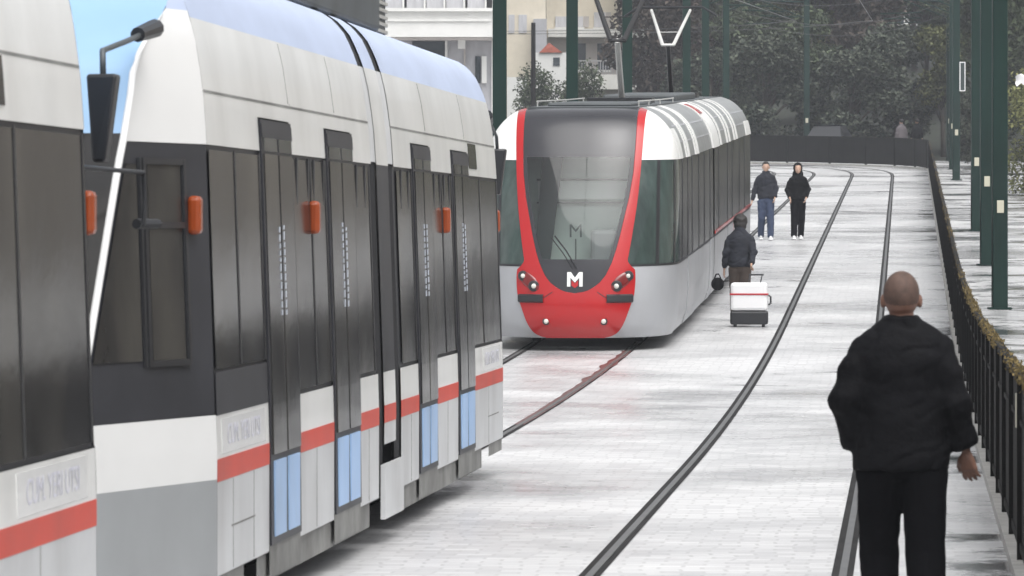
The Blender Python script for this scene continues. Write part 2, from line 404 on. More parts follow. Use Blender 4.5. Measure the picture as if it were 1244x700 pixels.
for i, (x, y, an) in enumerate(fine):
    if i % 29 == 0: obox(mb, x, y, an, .035, .035, gd(y)-.02, gd(y)+1.13)
po = mb.build('fence_post', 'fence', fence, fix=False); tag(po, kind='stuff')
mb = MB(); bar(mb, fp, -.07, .06, -.02, .07); mb.build('kerb', 'kerb', fence)
mb = MB(); rnd = random.Random(3)
for i, (x, y, an) in enumerate(fine):
    nn = 3 if y > 150 else (30 if y < 60 else (13 if y < 100 else 4))
    if noise.noise(Vector((x*.3, y*.25, 2))) < -.05: nn //= 4
    for k in range(nn):
        px = x+rnd.gauss(0, .017); py = y+rnd.uniform(-.045, .045); pz = gd(y)+1.135+abs(rnd.gauss(0, .014))-.05*rnd.random()**2
        s_ = rnd.uniform(.004, .011); e = Euler((rnd.uniform(0, 6), rnd.uniform(0, 6), rnd.uniform(0, 6))).to_matrix()
        b = len(mb.v)
        for q in ((-s_,-s_*.6,0),(s_,-s_*.6,0),(s_,s_*.6,0),(-s_,s_*.6,0)):
            w = e @ Vector(q); mb.v.append((px+w.x, py+w.y, pz+w.z))
        mb.f.append((b, b+1, b+2, b+3))
mo = mb.build('dry_moss', 'moss', fence, fix=False); tag(mo, 'golden moss grown along the top rail', kind='stuff')
def fx_(d): return .081*d
mb = MB(); mb.box(fx_(28.8)-.034, fx_(28.8)-.028, 28.78, 28.84, .82, 1.02); mb.build('reflector_strip', 'plate', fence)
ph = R(56)
mb = MB(); obox(mb, CX-.64+16.72*math.cos(ph), CD+16.72*math.sin(ph), ph+math.pi/2, .06, .01, gd(199)+.62, gd(199)+.9); mb.build('white_plate', 'casewhite', fence)

# ------------------------------------------------------------------ blue tram units
TR = -math.atan(.084)
def Uz(z):
    pts = [(-9,0),(.9,0),(2.4,-.052),(2.6,-.066),(2.75,-.085),(2.88,-.105),(3.0,-.135),(3.1,-.17),(3.2,-.22),(3.28,-.285),(3.33,-.36),(3.365,-.48),(3.385,-.72),(3.39,-1.325)]
    for (a, ua), (b, ub) in zip(pts, pts[1:]):
        if z <= b: return ua+(ub-ua)*(z-a)/(b-a)
    return -1.325
ZT = [2.385,2.5,2.6,2.7,2.78,2.85,2.92,3.0]
ZR = [3.0,3.07,3.14,3.2,3.25,3.29,3.33,3.35,3.365,3.376,3.385]
def ve(z):               # windscreen edge along the length
    pts = [(-9,-1.45),(1.33,-1.45),(2.27,-1.02),(2.75,-.76),(2.92,-.5),(3.03,-.25),(3.2,-.02),(3.39,.25)]
    for (a, ua), (b, ub) in zip(pts, pts[1:]):
        if z <= b: return ua+(ub-ua)*(z-a)/(b-a)
    return .25
LU = 16.1
def zr(z0, z1, step=.12):
    n = max(1, int(math.ceil((z1-z0)/step))); return [z0+(z1-z0)*i/n for i in range(n+1)]
class Side:
    """panels on the tram side; the local frame has x=0 on the centre line and y=0 at the near body corner"""
    def __init__(s, root): s.root = root
    def pt(s, side, v, u, z): return (side*(1.325+u), v, z)
    def panel(s, mb, v0, v1, z0, z1, proud=0.0, zs=None, thick=0.0):
        for side in (1, -1):
            mb.mark(); zz = zs or zr(z0, z1, .3 if z1 < 2.5 else .1)
            mb.grid([[s.pt(side, v, Uz(z)+proud, z) for v in (v0, v1)] for z in zz])
            if proud > .001:
                for za in (zz[0], zz[-1]):
                    mb.grid([[s.pt(side, v, Uz(za)+p, za) for v in (v0, v1)] for p in (0, proud)])
                for va in (v0, v1):
                    mb.grid([[s.pt(side, va, Uz(z)+p, z) for z in zz] for p in (0, proud)])
def chamfer_u(v, z): return Uz(z) + .267*min(0, v)*1.0
def nose_pts(side, z, kind, n, proud=0):
    e = ve(z)
    if kind == 'chamfer':
        return [(side*(1.325+chamfer_u(e+(0-e)*i/n, z)+proud), e+(0-e)*i/n, z) for i in range(n+1)]
    # the windscreen: from the edge to the centre line
    ue = 1.325+chamfer_u(e, z); out = []
    for i in range(n+1):
        t = i/n; out.append((side*ue*(1-t), e-.30*math.sin(t*math.pi/2)-proud, z))
    return out
def both_ends(mb0):
    """a part modelled at the near cab is repeated, mirrored, at the far cab"""
    b = len(mb0.v); v = list(mb0.v); f = list(mb0.f)
    mb0.v += [(x, LU-y, z) for x, y, z in v]; mb0.f += [tuple(b+i for i in q)[::-1] for q in f]; return mb0
def ends(mbn, name, m, root, **k):           # near and far instance as two parts
    f = MB(); f.v = [(x, LU-y, z) for x, y, z in mbn.v]; f.f = [q[::-1] for q in mbn.f]; f.m = mbn.m
    if not mbn.m: mbn.m = [(0, 0)]; f.m = [(0, 0)]
    return mbn.pieces(name, m, root, **k), f.pieces(name, m, root, **k)

def blue_unit(d0):
    x0 = -3.42+.084*d0-1.325*math.cos(TR)
    root = empty('tram', (x0, d0+1.325*math.sin(-TR), 0), TR)
    S = Side(root)
    # dark core so that nothing is seen through the joints
    mb = MB(); mb.box(-1.22, 1.22, .1, LU-.1, .32, 2.5); mb.box(-1.1, 1.1, .3, LU-.3, 2.5, 3.1); mb.box(-.78, .78, -1.1, LU+1.1, .4, 2.1); mb.build('inner_frame', 'black', root)
    segs = [(0,1.9),(3.15,4.72),(6.02,7.06),(8.36,9.5),(10.72,12.3),(13.58,LU)]
    doors = [(1.9,3.15),(4.72,6.02),(9.5,10.72),(12.3,13.58)]
    half = [(0,7.06),(8.36,LU)]
    g = .006
    mb = MB()
    for a, b in segs: S.panel(mb, a+g, b-g, .865, 1.075)
    S.panel(mb, 7.36, 8.04, .865, 1.075)
    mb.pieces('white_waist_panel', 'white', root, smooth=False)
    mb = MB()
    for a, b in half:
        cuts = [a]+[q for dd in doors for q in dd if a < q < b]+[b]
        S.panel(mb, a+g, b-g, 2.56, 3.0, zs=[2.56]+ZT[2:])
    for a, b in segs: S.panel(mb, a+g, b-g, 2.385, 2.56, zs=[2.385,2.5,2.56])
    S.panel(mb, 7.36, 8.04, 2.385, 3.0, zs=ZT)
    mb.pieces('white_upper_panel', 'white', root, smooth=True)
    mb = MB()
    for a, b in half+[(7.36, 8.04)]: S.panel(mb, a+g, b-g, 3, 3.385, zs=ZR)
    mb.pieces('roof_shoulder', 'blue_roof', root, smooth=True)
    for a, b in half+[(7.36, 8.04)]:
        mb = MB(); mb.grid([[(x, v, 3.386) for v in (a, b)] for x in (-.62, .62)]); mb.build('roof', 'blue_roof', root)
    mb = MB()
    for a, b in segs: S.panel(mb, a+g, b-g, .755, .865, proud=.002)
    S.panel(mb, 7.36, 8.04, .755, .865, proud=.002)
    mb.pieces('red_stripe', 'stripe', root)
    mb = MB()
    for a, b in segs: S.panel(mb, a+g, b-g, .3, .755)
    S.panel(mb, 7.36, 8.04, .62, .755)
    mb.pieces('lower_panel', 'lower', root)
    mb = MB(); S.panel(mb, 7.15, 8.25, .16, .5, proud=.03); mb.pieces('bogie_cover', 'lower', root)
    mb = MB(); S.panel(mb, 1.55, 6.7, .14, .3, proud=-.02); S.panel(mb, 8.7, 14.4, .14, .3, proud=-.02)
    S.panel(mb, 0, 1.0, .2, .3, proud=-.01); S.panel(mb, 14.9, LU, .2, .3, proud=-.01)
    for a, b in doors: S.panel(mb, a, b, .16, .33, proud=.004)
    mb.pieces('skirt', 'skirt', root)
    mb = MB(); mb.box(-1.0, 1.0, -.6, LU+.6, .2, .45); mb.build('underframe', 'rubber', root)
    for v in (1.2, 7.7, 14.6):
        mb = MB()
        for sx in (-.72, .72):
            for dv in (-.75, .75):
                mb.tube([(sx-.05, v+dv, .3), (sx+.05, v+dv, .3)], .29, 20)
        mb.box(-.6, .6, v-.9, v+.9, .22, .42)
        mb.build('bogie', 'rubber', root)
    # window band: frames, glass panes
    mb = MB()
    for a, b in segs: S.panel(mb, a+g, b-g, 1.075, 2.385, proud=-.012)
    S.panel(mb, 7.36, 8.04, 1.075, 2.385)
    mb.pieces('window_band', 'band', root)
    panes = [(.06,.93,1.3),(.97,1.84,1.3),(3.22,3.98,1.1),(4.02,4.66,1.1),(6.08,6.9,1.1),(8.52,9.44,1.1),
             (10.78,11.5,1.1),(11.54,12.24,1.1),(13.64,14.5,1.1),(14.54,LU-.08,1.1)]
    for a, b, z0 in panes:
        mb = MB(); S.panel(mb, a, b, z0, 2.36); mb.pieces('window', 'glass', root)
        mb = MB(); S.panel(mb, b-.012, b+.028, z0, 2.37, proud=.004); mb.pieces('window_seal', 'black', root)
    mb = MB(); S.panel(mb, .02, 1.88, 1.078, 1.285, proud=.003); mb.pieces('matt_window_sill', 'band', root)
    for a, b in [(3.35,3.9),(4.1,4.6),(6.2,6.7),(8.75,9.25),(10.95,11.4),(11.65,12.1)]:
        for side in (1, -1):
            mb = MB()
            for q in (a, b-.05):
                X = 1.27*side; mb.box(min(X, X+.013*side), max(X, X+.013*side), q, q+.05, 2.08, 2.37)
            X = 1.27*side; mb.box(min(X, X+.012*side), max(X, X+.012*side), a+.05, b-.05, 2.08, 2.10)
            mb.build('hopper_window_frame', 'black', root)
    mb = MB(); S.panel(mb, 13.72, 14.34, 2.44, 2.63, proud=.006, zs=[2.44,2.5,2.56,2.63]); mb.pieces('destination_display', 'glass', root)
    # seams
    mb = MB()
    for a, b in half: S.panel(mb, a+.02, b-.02, 2.638, 2.650, proud=.003)
    for v in (3.2, 5.3, 10.6, 13.5): S.panel(mb, v, v+.008, 2.66, 2.99, proud=.002, zs=[2.66,2.7,2.78,2.85,2.92,2.99])
    for v in (.55, 1.3, 3.9, 6.5, 9.0, 11.5, 14.8): S.panel(mb, v, v+.007, .31, .75, proud=.002)
    for a, b in ((.5, 1.35), (14.75, 15.7)): S.panel(mb, a, b, .515, .523, proud=.002)
    S.panel(mb, 3.25, 3.27, 2.655, 2.66, proud=.002)
    mb.build('panel_seam', 'skirt', root)
    # doors
    for a, b in doors:
        mid = (a+b)/2
        mb = MB(); S.panel(mb, a+.01, b-.01, .33, 2.55, proud=.012, zs=[.33, 1.2, 2.0, 2.5, 2.55]); drs = mb.pieces('door', 'band', root)
        for p, q in ((a+.07, mid-.03), (mid+.03, b-.07)):
            pw = (p+.05, q-.03) if p < mid-.1 else (p+.03, q-.05)
            for nm, mm, z0, z1, pr_ in (('door_glass', 'glass', .80, 2.37, .017), ('blue_kick_panel', 'doorblue', .37, .765, .018)):
                mb = MB(); S.panel(mb, *((p, q) if nm == 'door_glass' else pw), z0, z1, proud=pr_)
                for o, dr in zip(mb.pieces(nm, mm), drs): o.parent = dr
        mb = MB(); S.panel(mb, a+.02, b-.02, 2.455, 2.53, proud=.016, zs=[2.455,2.5,2.53])
        for o, dr in zip(mb.pieces('door_header', 'band'), drs): o.parent = dr
        for p, q in ((a+.08, mid-.04), (mid+.04, b-.08)):
            mb = MB(); S.panel(mb, p, q, 2.385, 2.455, proud=.0165)
            for o, dr in zip(mb.pieces('top_light', 'sideglass'), drs): o.parent = dr
        for side, dr in zip((1, -1), drs):
            mb = MB()
            for v in (mid-.1, mid+.075):
                z = 1.52; rn = random.Random(int(v*100))
                while z < 2.0:
                    h = rn.uniform(.02, .045); X = side*(1.325+.019+Uz(z+h))
                    mb.box(min(X, X+.003*side), max(X, X+.003*side), v, v+.032, z, z+h); z += h+.012
            mb.build('door_lettering', 'mark', dr)
    # articulation
    for a, b in ((7.06, 7.36), (8.04, 8.36)):
        mb = MB()
        for side in (1, -1):
            for zz in (zr(.3, 2.4, .3), ZR):
                mb.mark(); mb.grid([[(side*(1.325+Uz(z)-.012-(.02 if k % 2 else 0)), a+(b-a)*k/8, z) for k in range(9)] for z in zz])
        mb.pieces('gangway_bellows', 'rubber', root)
        mb = MB()
        for side in (1, -1):
            mb.mark(); mb.grid([[(side*(1.325+Uz(z)-.004-(.006 if k % 2 else 0)), a+(b-a)*k/8, z) for k in range(9)] for z in [2.4]+ZT[1:]])
        mb.pieces('gangway_cover', 'lower', root)
    # ends
    def zone(kind, z0, z1, n, proud=0, step=.08, t0=0, t1=1):
        mb = MB()
        for side in (1, -1):
            rows = []
            for z in zr(z0, z1, step):
                p = nose_pts(side, z, kind, n, proud); rows.append(p)
            if kind == 'chamfer' or side == 1: mb.mark()
            mb.grid(rows)
        return mb
    ends(zone('chamfer', .3, .77, 6), 'cab_lower_panel', 'cabgrey', root)
    ends(zone('chamfer', .77, 1.08, 6), 'cab_waist_panel', 'cabwhite', root)
    ends(zone('chamfer', 1.08, 2.385, 6, proud=-.004), 'cab_side_band', 'band', root)
    ends(zone('chamfer', 2.385, 3.03, 6), 'cab_shoulder', 'cabwhite', root, smooth=True)
    ends(zone('chamfer', 3.03, 3.19, 4, step=.03), 'cab_roof_edge', 'blue_roof', root, smooth=True)
    ends(zone('front', .3, .9, 8), 'bumper', 'cabgrey', root)
    ends(zone('front', .9, 1.15, 8), 'nose_panel', 'cabwhite', root)
    ends(zone('front', 1.15, 2.42, 8), 'windscreen', 'glass', root, smooth=True)
    ends(zone('front', 2.42, 3.385, 8, step=.05), 'blue_fairing', 'blue_front', root, smooth=True)
    mb = MB()                                  # roof fill behind the fairing
    mb.box(-.62, .62, -.02, .3, 3.3, 3.383); ends(mb, 'front_roof', 'blue_roof', root, bevel=.02)
    # white pillar along the windscreen edge
    mb = MB()
    for side in (1, -1):
        pts = [(side*(1.325+chamfer_u(ve(z), z)+.004), ve(z)+.005, z) for z in zr(1.1, 3.0, .1)]
        mb.mark(); mb.tube(pts, [.019]*(len(pts)-3)+[.015,.01,.004], 8)
    ends(mb, 'white_pillar', 'cabwhite', root, smooth=True)
    # cab side windows
    mb = MB()
    for side in (1, -1):
        rows = []; mb.mark()
        for z in (1.36, 1.6, 1.9, 2.28):
            e = ve(z)+.08; rows.append([(side*(1.325+chamfer_u(v, z)+.004), v, z) for v in (e, e+(-.82-e)*.5, -.82)])
        mb.grid(rows)
    ends(mb, 'cab_quarter_window', 'glass', root)
    mb = MB()
    for side in (1, -1): mb.mark(); mb.grid([[(side*(1.325+chamfer_u(v, z)+.004), v, z) for v in (-.70, -.33)] for z in (1.36, 1.9, 2.28)])
    ends(mb, 'cab_window', 'glass', root)
    mb = MB()
    for side in (1, -1):
        mb.mark()
        for v, w in ((-.76, .03), (-.31, .03), (-.80, .015)):
            mb.hexa([(side*(1.325+chamfer_u(v+dv, z)+du), v+dv, z) for z in (1.33, 2.31) for dv, du in ((0, .0), (w, .0), (w, .014), (0, .014))])
        for z in (1.33, 2.28, 1.98):
            mb.hexa([(side*(1.325+chamfer_u(v, zz)+du), v, zz) for zz in (z, z+.03) for v, du in ((-.74, 0), (-.3, 0), (-.3, .013), (-.74, .013))])
    ends(mb, 'cab_window_frame', 'black', root)
    # marker lamps
    for side in (1, -1):
        for v in (-.22, 3.98, 11.6, 16.32):
            vv = v if v < 8 else v
            cu = chamfer_u(v, 2) if v < 0 else (chamfer_u(LU-v, 2) if v > LU else 0)
            X = side*(1.325+cu-(.045 if 0 < v < LU else 0))
            mb = MB(); mb.box(min(X-.01*side, X+.055*side), max(X-.01*side, X+.055*side), v-.05, v+.05, 1.95, 2.135)
            mb.build('marker_lamp', 'orange', root, bevel=.022, smooth=False)
    # mirrors and their arms
    for side in (1, -1):
        def P(u, v, z): return (side*(1.325+u), v, z)
        mb = MB(); mb.tube([P(-.20, -.80, 2.90), P(-.21, -1.4, 2.83), P(-.225, -1.98, 2.765), P(-.22, -2.0, 2.66)], .014, 8)
        ends(mb, 'mirror_arm', 'roofbox', root, smooth=True)
        mb = MB(); mb.tube([P(-.19, -.72, 2.915), P(-.21, -1.1, 2.87)], [.045, .035], 10); ends(mb, 'arm_pivot', 'black', root)
        mb = MB(); q = []
        for z, w, o in ((2.27, .032, -.012), (2.66, .072, 0)):
            q += [P(-.215-w+o, -2.06, z), P(-.215+w+o, -2.10, z), P(-.215+w+o, -1.97, z), P(-.215-w+o, -1.95, z)]
        mb.hexa(q); ends(mb, 'mirror', 'black', root, bevel=.015)
        mb = MB(); mb.tube([P(-.33, -1.9, 2.25), P(-.17, -1.2, 2.235), P(-.165, -1.18, 2.1), P(-.17, -1.18, 1.99)], .011, 8)
        mb.tube([P(-.2, -1.2, 2.0), P(-.13, -1.02, 2.0)], .024, 8)
        ends(mb, 'grab_bracket', 'black', root)
    # roof equipment
    mb = MB(); mb.box(-.90, .92, 4.6, 10.75, 3.36, 3.62); mb.build('roof_unit', 'roofbox', root, bevel=.03)
    mb = MB(); mb.box(-.89, .89, 10.75, 11.38, 3.34, 3.61); lo = mb.build('louvre_unit', 'roofbox', root, bevel=.01)
    for k in range(5):
        mb = MB(); mb.box(-.905, .905, 10.77, 11.40, 3.365+.05*k, 3.388+.05*k); mb.build('louvre_blade', 'louvre', lo)
    mb = MB(); mb.box(-.6, .6, 11.9, 14.0, 3.38, 3.41); mb.build('roof_hatch', 'blue_roof', root, bevel=.02)
    # faded lettering panels
    for v in (.95, 15.1):
        mb = MB(); S.panel(mb, v-.78, v+.78, .885, 1.055, proud=.002); mb.pieces('lettering_panel', 'cabwhite', root)
        text('CUM. YERI UTSI', .145, 'fade', root, (1.325+.0015, v, .968), (math.pi/2, 0, math.pi/2), xs=1.18, extrude=.0005)
    mb = MB(); mb.box(.74, .78, -1.62, -1.58, .5, .55); mb.box(-.15, .15, -1.98, -1.7, .42, .56); ends(mb, 'coupler', 'rubber', root)
    return root

far_unit = blue_unit(23.8)
tag(far_unit, 'white tram unit with red stripe, its nose, mirror and four doors in view', 'tram', 'coupled pale blue roofed tram units')
near_unit = copy_tree(far_unit)
nd = 4.3
for o in list(bpy.data.objects):        # the coupled end carries no mirrors
    if o.parent == near_unit and o.name.split('.')[0] in ('mirror', 'mirror_arm', 'arm_pivot', 'grab_bracket') and o.data.vertices[0].co.y > 8: bpy.data.objects.remove(o)
near_unit.location = (-3.42+.084*nd-1.325*math.cos(TR), nd+1.325*math.sin(-TR), 0)
near_unit['label'] = 'dirty white tram unit cut off by the left edge of the picture, nearest the camera'

# ------------------------------------------------------------------ red tram
def lin(pts, z):
    if z <= pts[0][0]: return pts[0][1]
    for (a, ua), (b, ub) in zip(pts, pts[1:]):
        if z <= b: return ua+(ub-ua)*(z-a)/(b-a)
    return pts[-1][1]
def cub(pts, z):
    if z <= pts[0][0]: return pts[0][1]
    if z >= pts[-1][0]: return pts[-1][1]
    for i in range(len(pts)-1):
        if z <= pts[i+1][0]:
            x0, y0 = pts[i]; x1, y1 = pts[i+1]; h = x1-x0
            m0 = (y1-pts[i-1][1])/(x1-pts[i-1][0]) if i > 0 else (y1-y0)/h
            m1 = (pts[i+2][1]-y0)/(pts[i+2][0]-x0) if i+2 < len(pts) else (y1-y0)/h
            t = (z-x0)/h
            return (2*t**3-3*t*t+1)*y0+(t**3-2*t*t+t)*h*m0+(-2*t**3+3*t*t)*y1+(t**3-t*t)*h*m1
VN = [(.18,.16),(.35,.04),(.6,0),(.9,.03),(1.2,.09),(1.7,.26),(2.2,.48),(2.6,.68),(2.9,.86),(3.1,1.02),(3.22,1.2),(3.28,1.45),(3.3,1.8)]
WW = [(.18,1.23),(.4,1.30),(.7,1.325),(2.5,1.325),(2.7,1.30),(2.9,1.24),(3.05,1.15),(3.17,1.03),(3.25,.9),(3.3,.75)]
U1P = [(.79,0),(.80,.09),(.83,.18),(.87,.25),(.93,.33),(1.03,.41),(1.19,.485),(1.36,.54),(1.56,.59),(2.08,.70),(2.4,.745),(2.75,.765),(3.2,.775),(3.3,.775)]
U2P = [(.18,.38),(.195,.45),(.23,.53),(.3,.60),(.4,.655),(.52,.70),(.65,.745),(.8,.785),(1.10,.79),(1.15,.74),(1.22,.695),(1.3,.705),(1.56,.745),(2.08,.81),(2.75,.855),(3.2,.87),(3.3,.87)]
NS = 2.5
vn = lambda z: cub(VN, z)
ww = lambda z: cub(WW, z)
def vcorner(z): return max(1.75, vn(z)+.35)
def th_of(x, z): return math.asin(min(1, max(0, abs(x)/ww(z)))**(NS/2))*(1 if x >= 0 else -1)
def surf(th, z, o=0):
    s_ = 1 if th >= 0 else -1; th = abs(th)
    W = ww(z); L = vcorner(z)-vn(z)
    x = W*math.sin(th)**(2/NS); y = vn(z)+L*(1-max(0, math.cos(th))**(2/NS))
    return (s_*(x+o*math.sin(th)), y-o*math.cos(th), z)
D1 = 66.5
red = empty('tram', (-3.42+.084*D1-1.325*math.cos(TR), D1+1.325*math.sin(-TR), gd(D1)), TR)
tag(red, 'red fronted modern tram with white shoulders, raised pantographs and an M on its nose', 'tram')
def bend(x, y, z): return (x, y, z+gd(D1+y)-gd(D1))
def region(name, m, a_fn, b_fn, z0, z1, n=12, o=0, dz=.02, mirror=False, parent=red, smooth=True):
    nz = max(2, int(math.ceil((z1-z0)/dz))); mb = MB()
    for sg in ((1, -1) if mirror else (1,)):
        rows = []; mb.mark()
        for i in range(nz+1):
            z = z0+(z1-z0)*i/nz; a, b = a_fn(z), b_fn(z)
            rows.append([surf(sg*(a+(b-a)*k/n), z, o) for k in range(n+1)])
        mb.grid(rows)
    mb.map(bend); return mb.pieces(name, m, parent, smooth=smooth)
t1 = lambda z: th_of(lin(U1P, z), z)
t2 = lambda z: th_of(cub(U2P, z), z)
HP = lambda z: math.pi/2
region('black_nose_panel', 'gloss_black', lambda z: -t1(z), t1, .79, 1.20, 24, .004)
def t1g(z): return th_of(lin(U1P, z)-.055, z)
region('windscreen', 'windscreen', lambda z: -t1g(z), t1g, 1.24, 2.62, 24, .004)
region('windscreen_surround', 'gloss_black', t1g, t1, 1.20, 2.62, 4, .006, mirror=True)
region('windscreen_surround', 'gloss_black', lambda z: -t1g(z), t1g, 1.195, 1.245, 20, .006)
region('black_visor', 'gloss_black', lambda z: -t1(z), t1, 2.62, 3.3, 24, .004)
region('red_frame', 'red', t1, t2, .79, 3.3, 10, .02, mirror=True)
region('red_bumper', 'red', lambda z: -t2(z), t2, .18, .79, 30, .02)
mb = MB()                                           # thin step where the frame meets the glass
for sg in (1, -1):
    rows = []
    for z in zr(.80, 3.28, .03): rows.append([surf(sg*t1(z), z, o) for o in (-.01, .02)])
    mb.grid(rows)
    rows = []
    for z in zr(.2, 3.28, .03): rows.append([surf(sg*t2(z), z, o) for o in (-.01, .02)])
    mb.grid(rows)
mb.map(bend); mb.build('frame_edge', 'red', red)
region('front_corner_panel', 'silver', t2, HP, .18, 1.15, 16, 0, mirror=True)
region('cab_side_window', 'cabglass', t2, HP, 1.17, 2.58, 16, 0, mirror=True)
region('window_gasket', 'black', t2, HP, 1.145, 1.175, 16, .006, mirror=True)
region('white_front_shoulder', 'rwhite', t2, HP, 2.58, 3.3, 12, .006, mirror=True)
# cab pillars on the side glass
for xx in (1.06, 1.30):
    region('cab_pillar', 'black', lambda z: th_of(xx, z) if xx < 1.2 else 1.25, lambda z: (th_of(xx, z) if xx < 1.2 else 1.25)+.06, 1.17, 2.58, 2, .004, mirror=True)
# lamps on the front
for sg in (1, -1):
    rows = []; ca, sa = math.cos(.72), math.sin(.72)
    for rr_ in (0.02, .5, .85, 1.0):
        row = []
        for i in range(25):
            a = 2*math.pi*i/24; ex, ez = rr_*.175*math.cos(a), rr_*.085*math.sin(a)
            x2, z2 = .622+ex*ca-ez*sa, .952+ex*sa+ez*ca; row.append(surf(sg*th_of(x2, z2), z2, .034 if rr_ < .95 else .018))
        rows.append(row)
    q = MB(); q.grid(rows); q.map(bend); q.build('lamp_housing', 'darkred', red, smooth=True)
    for (dx, z, r) in ((.70, 1.02, .052), (.55, .885, .058)):
        x_, y_, z_ = surf(sg*th_of(dx, z), z, .03)
        y_ += 0
        q = MB(); q.tube([(x_, y_+.03, z_), (x_, y_-.012, z_), (x_, y_-.018, z_)], [r+.02, r+.016, r*.9], 16); q.map(bend); hl = q.build('headlight', 'black', red, smooth=False)
        q = MB(); q.ball((x_, y_-.012, z_), (r*.62, .022, r*.62)); q.map(bend); q.build('lens', 'lampglass', hl, smooth=True)
    q = MB(); rows = []
    for z in (.66, .68, .755, .775):
        rows.append([surf(sg*(th_of(.42, z)+(th_of(.76, z)-th_of(.42, z))*k/8), z, .05 if z in (.68, .755) else .02) for k in range(9)])
    q.grid(rows); q.map(bend); q.build('bumper_bar', 'black', red)
    x_, y_, z_ = surf(sg*th_of(.385, .41), .41, .02)
    q = MB(); q.tube([(x_, y_+.03, z_), (x_, y_-.004, z_)], [.055, .05], 16); q.map(bend); hl = q.build('fog_light', 'black', red)
    q = MB(); q.ball((x_, y_-.008, z_), (.034, .02, .034)); q.map(bend); q.build('lens', 'lampglass', hl, smooth=True)
# seam in the red frame
for sg in (1, -1):
    q = MB(); q.grid([[surf(sg*th_of(x, z+dz), z+dz, .023) for x, z in ((.30, .80), (.36, .76), (.42, .72))] for dz in (0, .012)]); q.map(bend); q.build('frame_seam', 'black', red)
# M emblem: white letter over a small red shape
q = MB(); zc = .98
def fp_(x, z): p = surf(th_of(x, z) if x != 0 else 0, z, .008); return p
def flat_poly(pts2, name, m, o=.008, th=.004, parent=red):
    q = MB(); n = len(pts2); fr = [surf(th_of(x, z), z, o+th) for x, z in pts2]; bk = [surf(th_of(x, z), z, o-.004) for x, z in pts2]
    q.v = fr+bk; q.f = [tuple(range(n))]+[tuple(range(2*n-1, n-1, -1))]+[(i, (i+1) % n, n+(i+1) % n, n+i) for i in range(n)]
    q.map(bend); return q.build(name, m, parent)
em = [(-.105,.88),(-.105,1.075),(-.055,1.075),(0,1.0),(.055,1.075),(.105,1.075),(.105,.88),(.060,.88),(.060,1.0),(0,.935),(-.060,1.0),(-.060,.88)]
emo = flat_poly(em, 'emblem', 'cabwhite')
flat_poly([(-.045,.895),(-.045,.965),(0,.925),(.045,.965),(.045,.895),(0,.86)], 'emblem_red_mark', 'red', parent=emo)
# wiper
q = MB(); q.tube([surf(th_of(.02, 1.13), 1.13, .03), surf(th_of(-.12, 1.36), 1.36, .035), surf(th_of(-.28, 1.56), 1.56, .03)], .009, 6)
q.tube([surf(th_of(-.03, 1.13), 1.13, .03), surf(th_of(-.17, 1.34), 1.34, .035), surf(th_of(-.33, 1.54), 1.54, .03)], .007, 6); q.map(bend); q.build('wiper', 'black', red)
# things seen through the windscreen
q = MB(); q.box(-1.2, 1.2, 1.72, 1.76, .4, 3.0); q.map(bend); q.build('cab_back_wall', 'intwall', red)
q = MB(); q.box(-.62, .64, 1.60, 1.64, 2.03, 2.28); q.map(bend); q.build('sun_blind', 'intlight', red)
q = MB(); q.box(-.64, .66, 1.58, 1.66, 2.285, 2.31); q.box(-.64, .66, 1.62, 1.70, 1.97, 1.985); q.map(bend); q.build('blind_rail', 'intdark', red)
q = MB(); q.hexa([(-.66,1.4,1.2),(-.44,1.4,1.2),(-.44,1.5,1.2),(-.66,1.5,1.2),(-.54,1.4,2.66),(-.26,1.4,2.66),(-.26,1.5,2.66),(-.54,1.5,2.66)]); q.map(bend); q.build('cab_partition', 'intdark', red)
q = MB(); q.box(-.75, .75, .55, 1.5, .9, 1.17); q.map(bend); q.build('dashboard', 'intdark', red, bevel=.03)
q = MB(); q.box(.12, .5, 1.35, 1.5, 1.0, 1.62); q.map(bend); q.build('driver_seat', 'cabgrey', red, bevel=.06)
q = MB(); q.tube([(-.05, .9, 1.15), (-.05, .9, 1.5)], .009, 6); q.map(bend); q.build('sign_stalk', 'intdark', red)
text('M', .26, 'intdark', red, (-.05, .9, 1.60+gd(D1+.9)-gd(D1)), (math.pi/2, 0, 0), name='inner_sign')
q = MB(); q.box(-1.15, 1.15, 2.4, 29, .25, 3.0); q.map(bend); q.build('inner_frame', 'black', red)
# sides
RL = 29.2
ridge = [2.58,2.66,2.75,2.84,2.92,3.0,3.07,3.13,3.19,3.24,3.28,3.3]
def rside(mb, v0, v1, zs, proud=0, nv=6, both=True):
    for sg in ((1, -1) if both else (1,)):
        mb.mark(); mb.grid([[(sg*(ww(z)+proud), v0+(v1-v0)*k/nv, z) for k in range(nv+1)] for z in zs])
        if proud > .003:
            for va in (v0, v1): mb.grid([[(sg*(ww(z)+p), va, z) for z in zs] for p in (0, proud)])
            for za in (zs[0], zs[-1]): mb.grid([[(sg*(ww(za)+p), v0+(v1-v0)*k/nv, za) for k in range(nv+1)] for p in (0, proud)])
def rbuild(mb, name, m, **k):
    mb.map(bend)
    if len(mb.m) > 1 and name != 'roof_shoulder_trim': return mb.pieces(name, m, red, **k)
    return mb.build(name, m, red, **k)
mods = [(1.75,4.1),(4.1,7.5),(7.5,11.3),(11.3,12.55),(13.0,18.2),(18.2,23.5),(23.5,RL)]
for i, (a, b) in enumerate(mods):
    q = MB(); rside(q, a+.012, b-.012, [.2,.4,.7,1.15], .012 if i % 2 else 0); rbuild(q, 'lower_side_panel', 'silver')
    q = MB(); rside(q, a+.012, b-.012, [1.17,1.5,2.0,2.5,2.58], 0); rbuild(q, 'window_band', 'sideglass')
q = MB(); rside(q, 1.75, 12.6, [1.145,1.175], .006); rside(q, 13.0, RL, [1.145,1.175], .006)
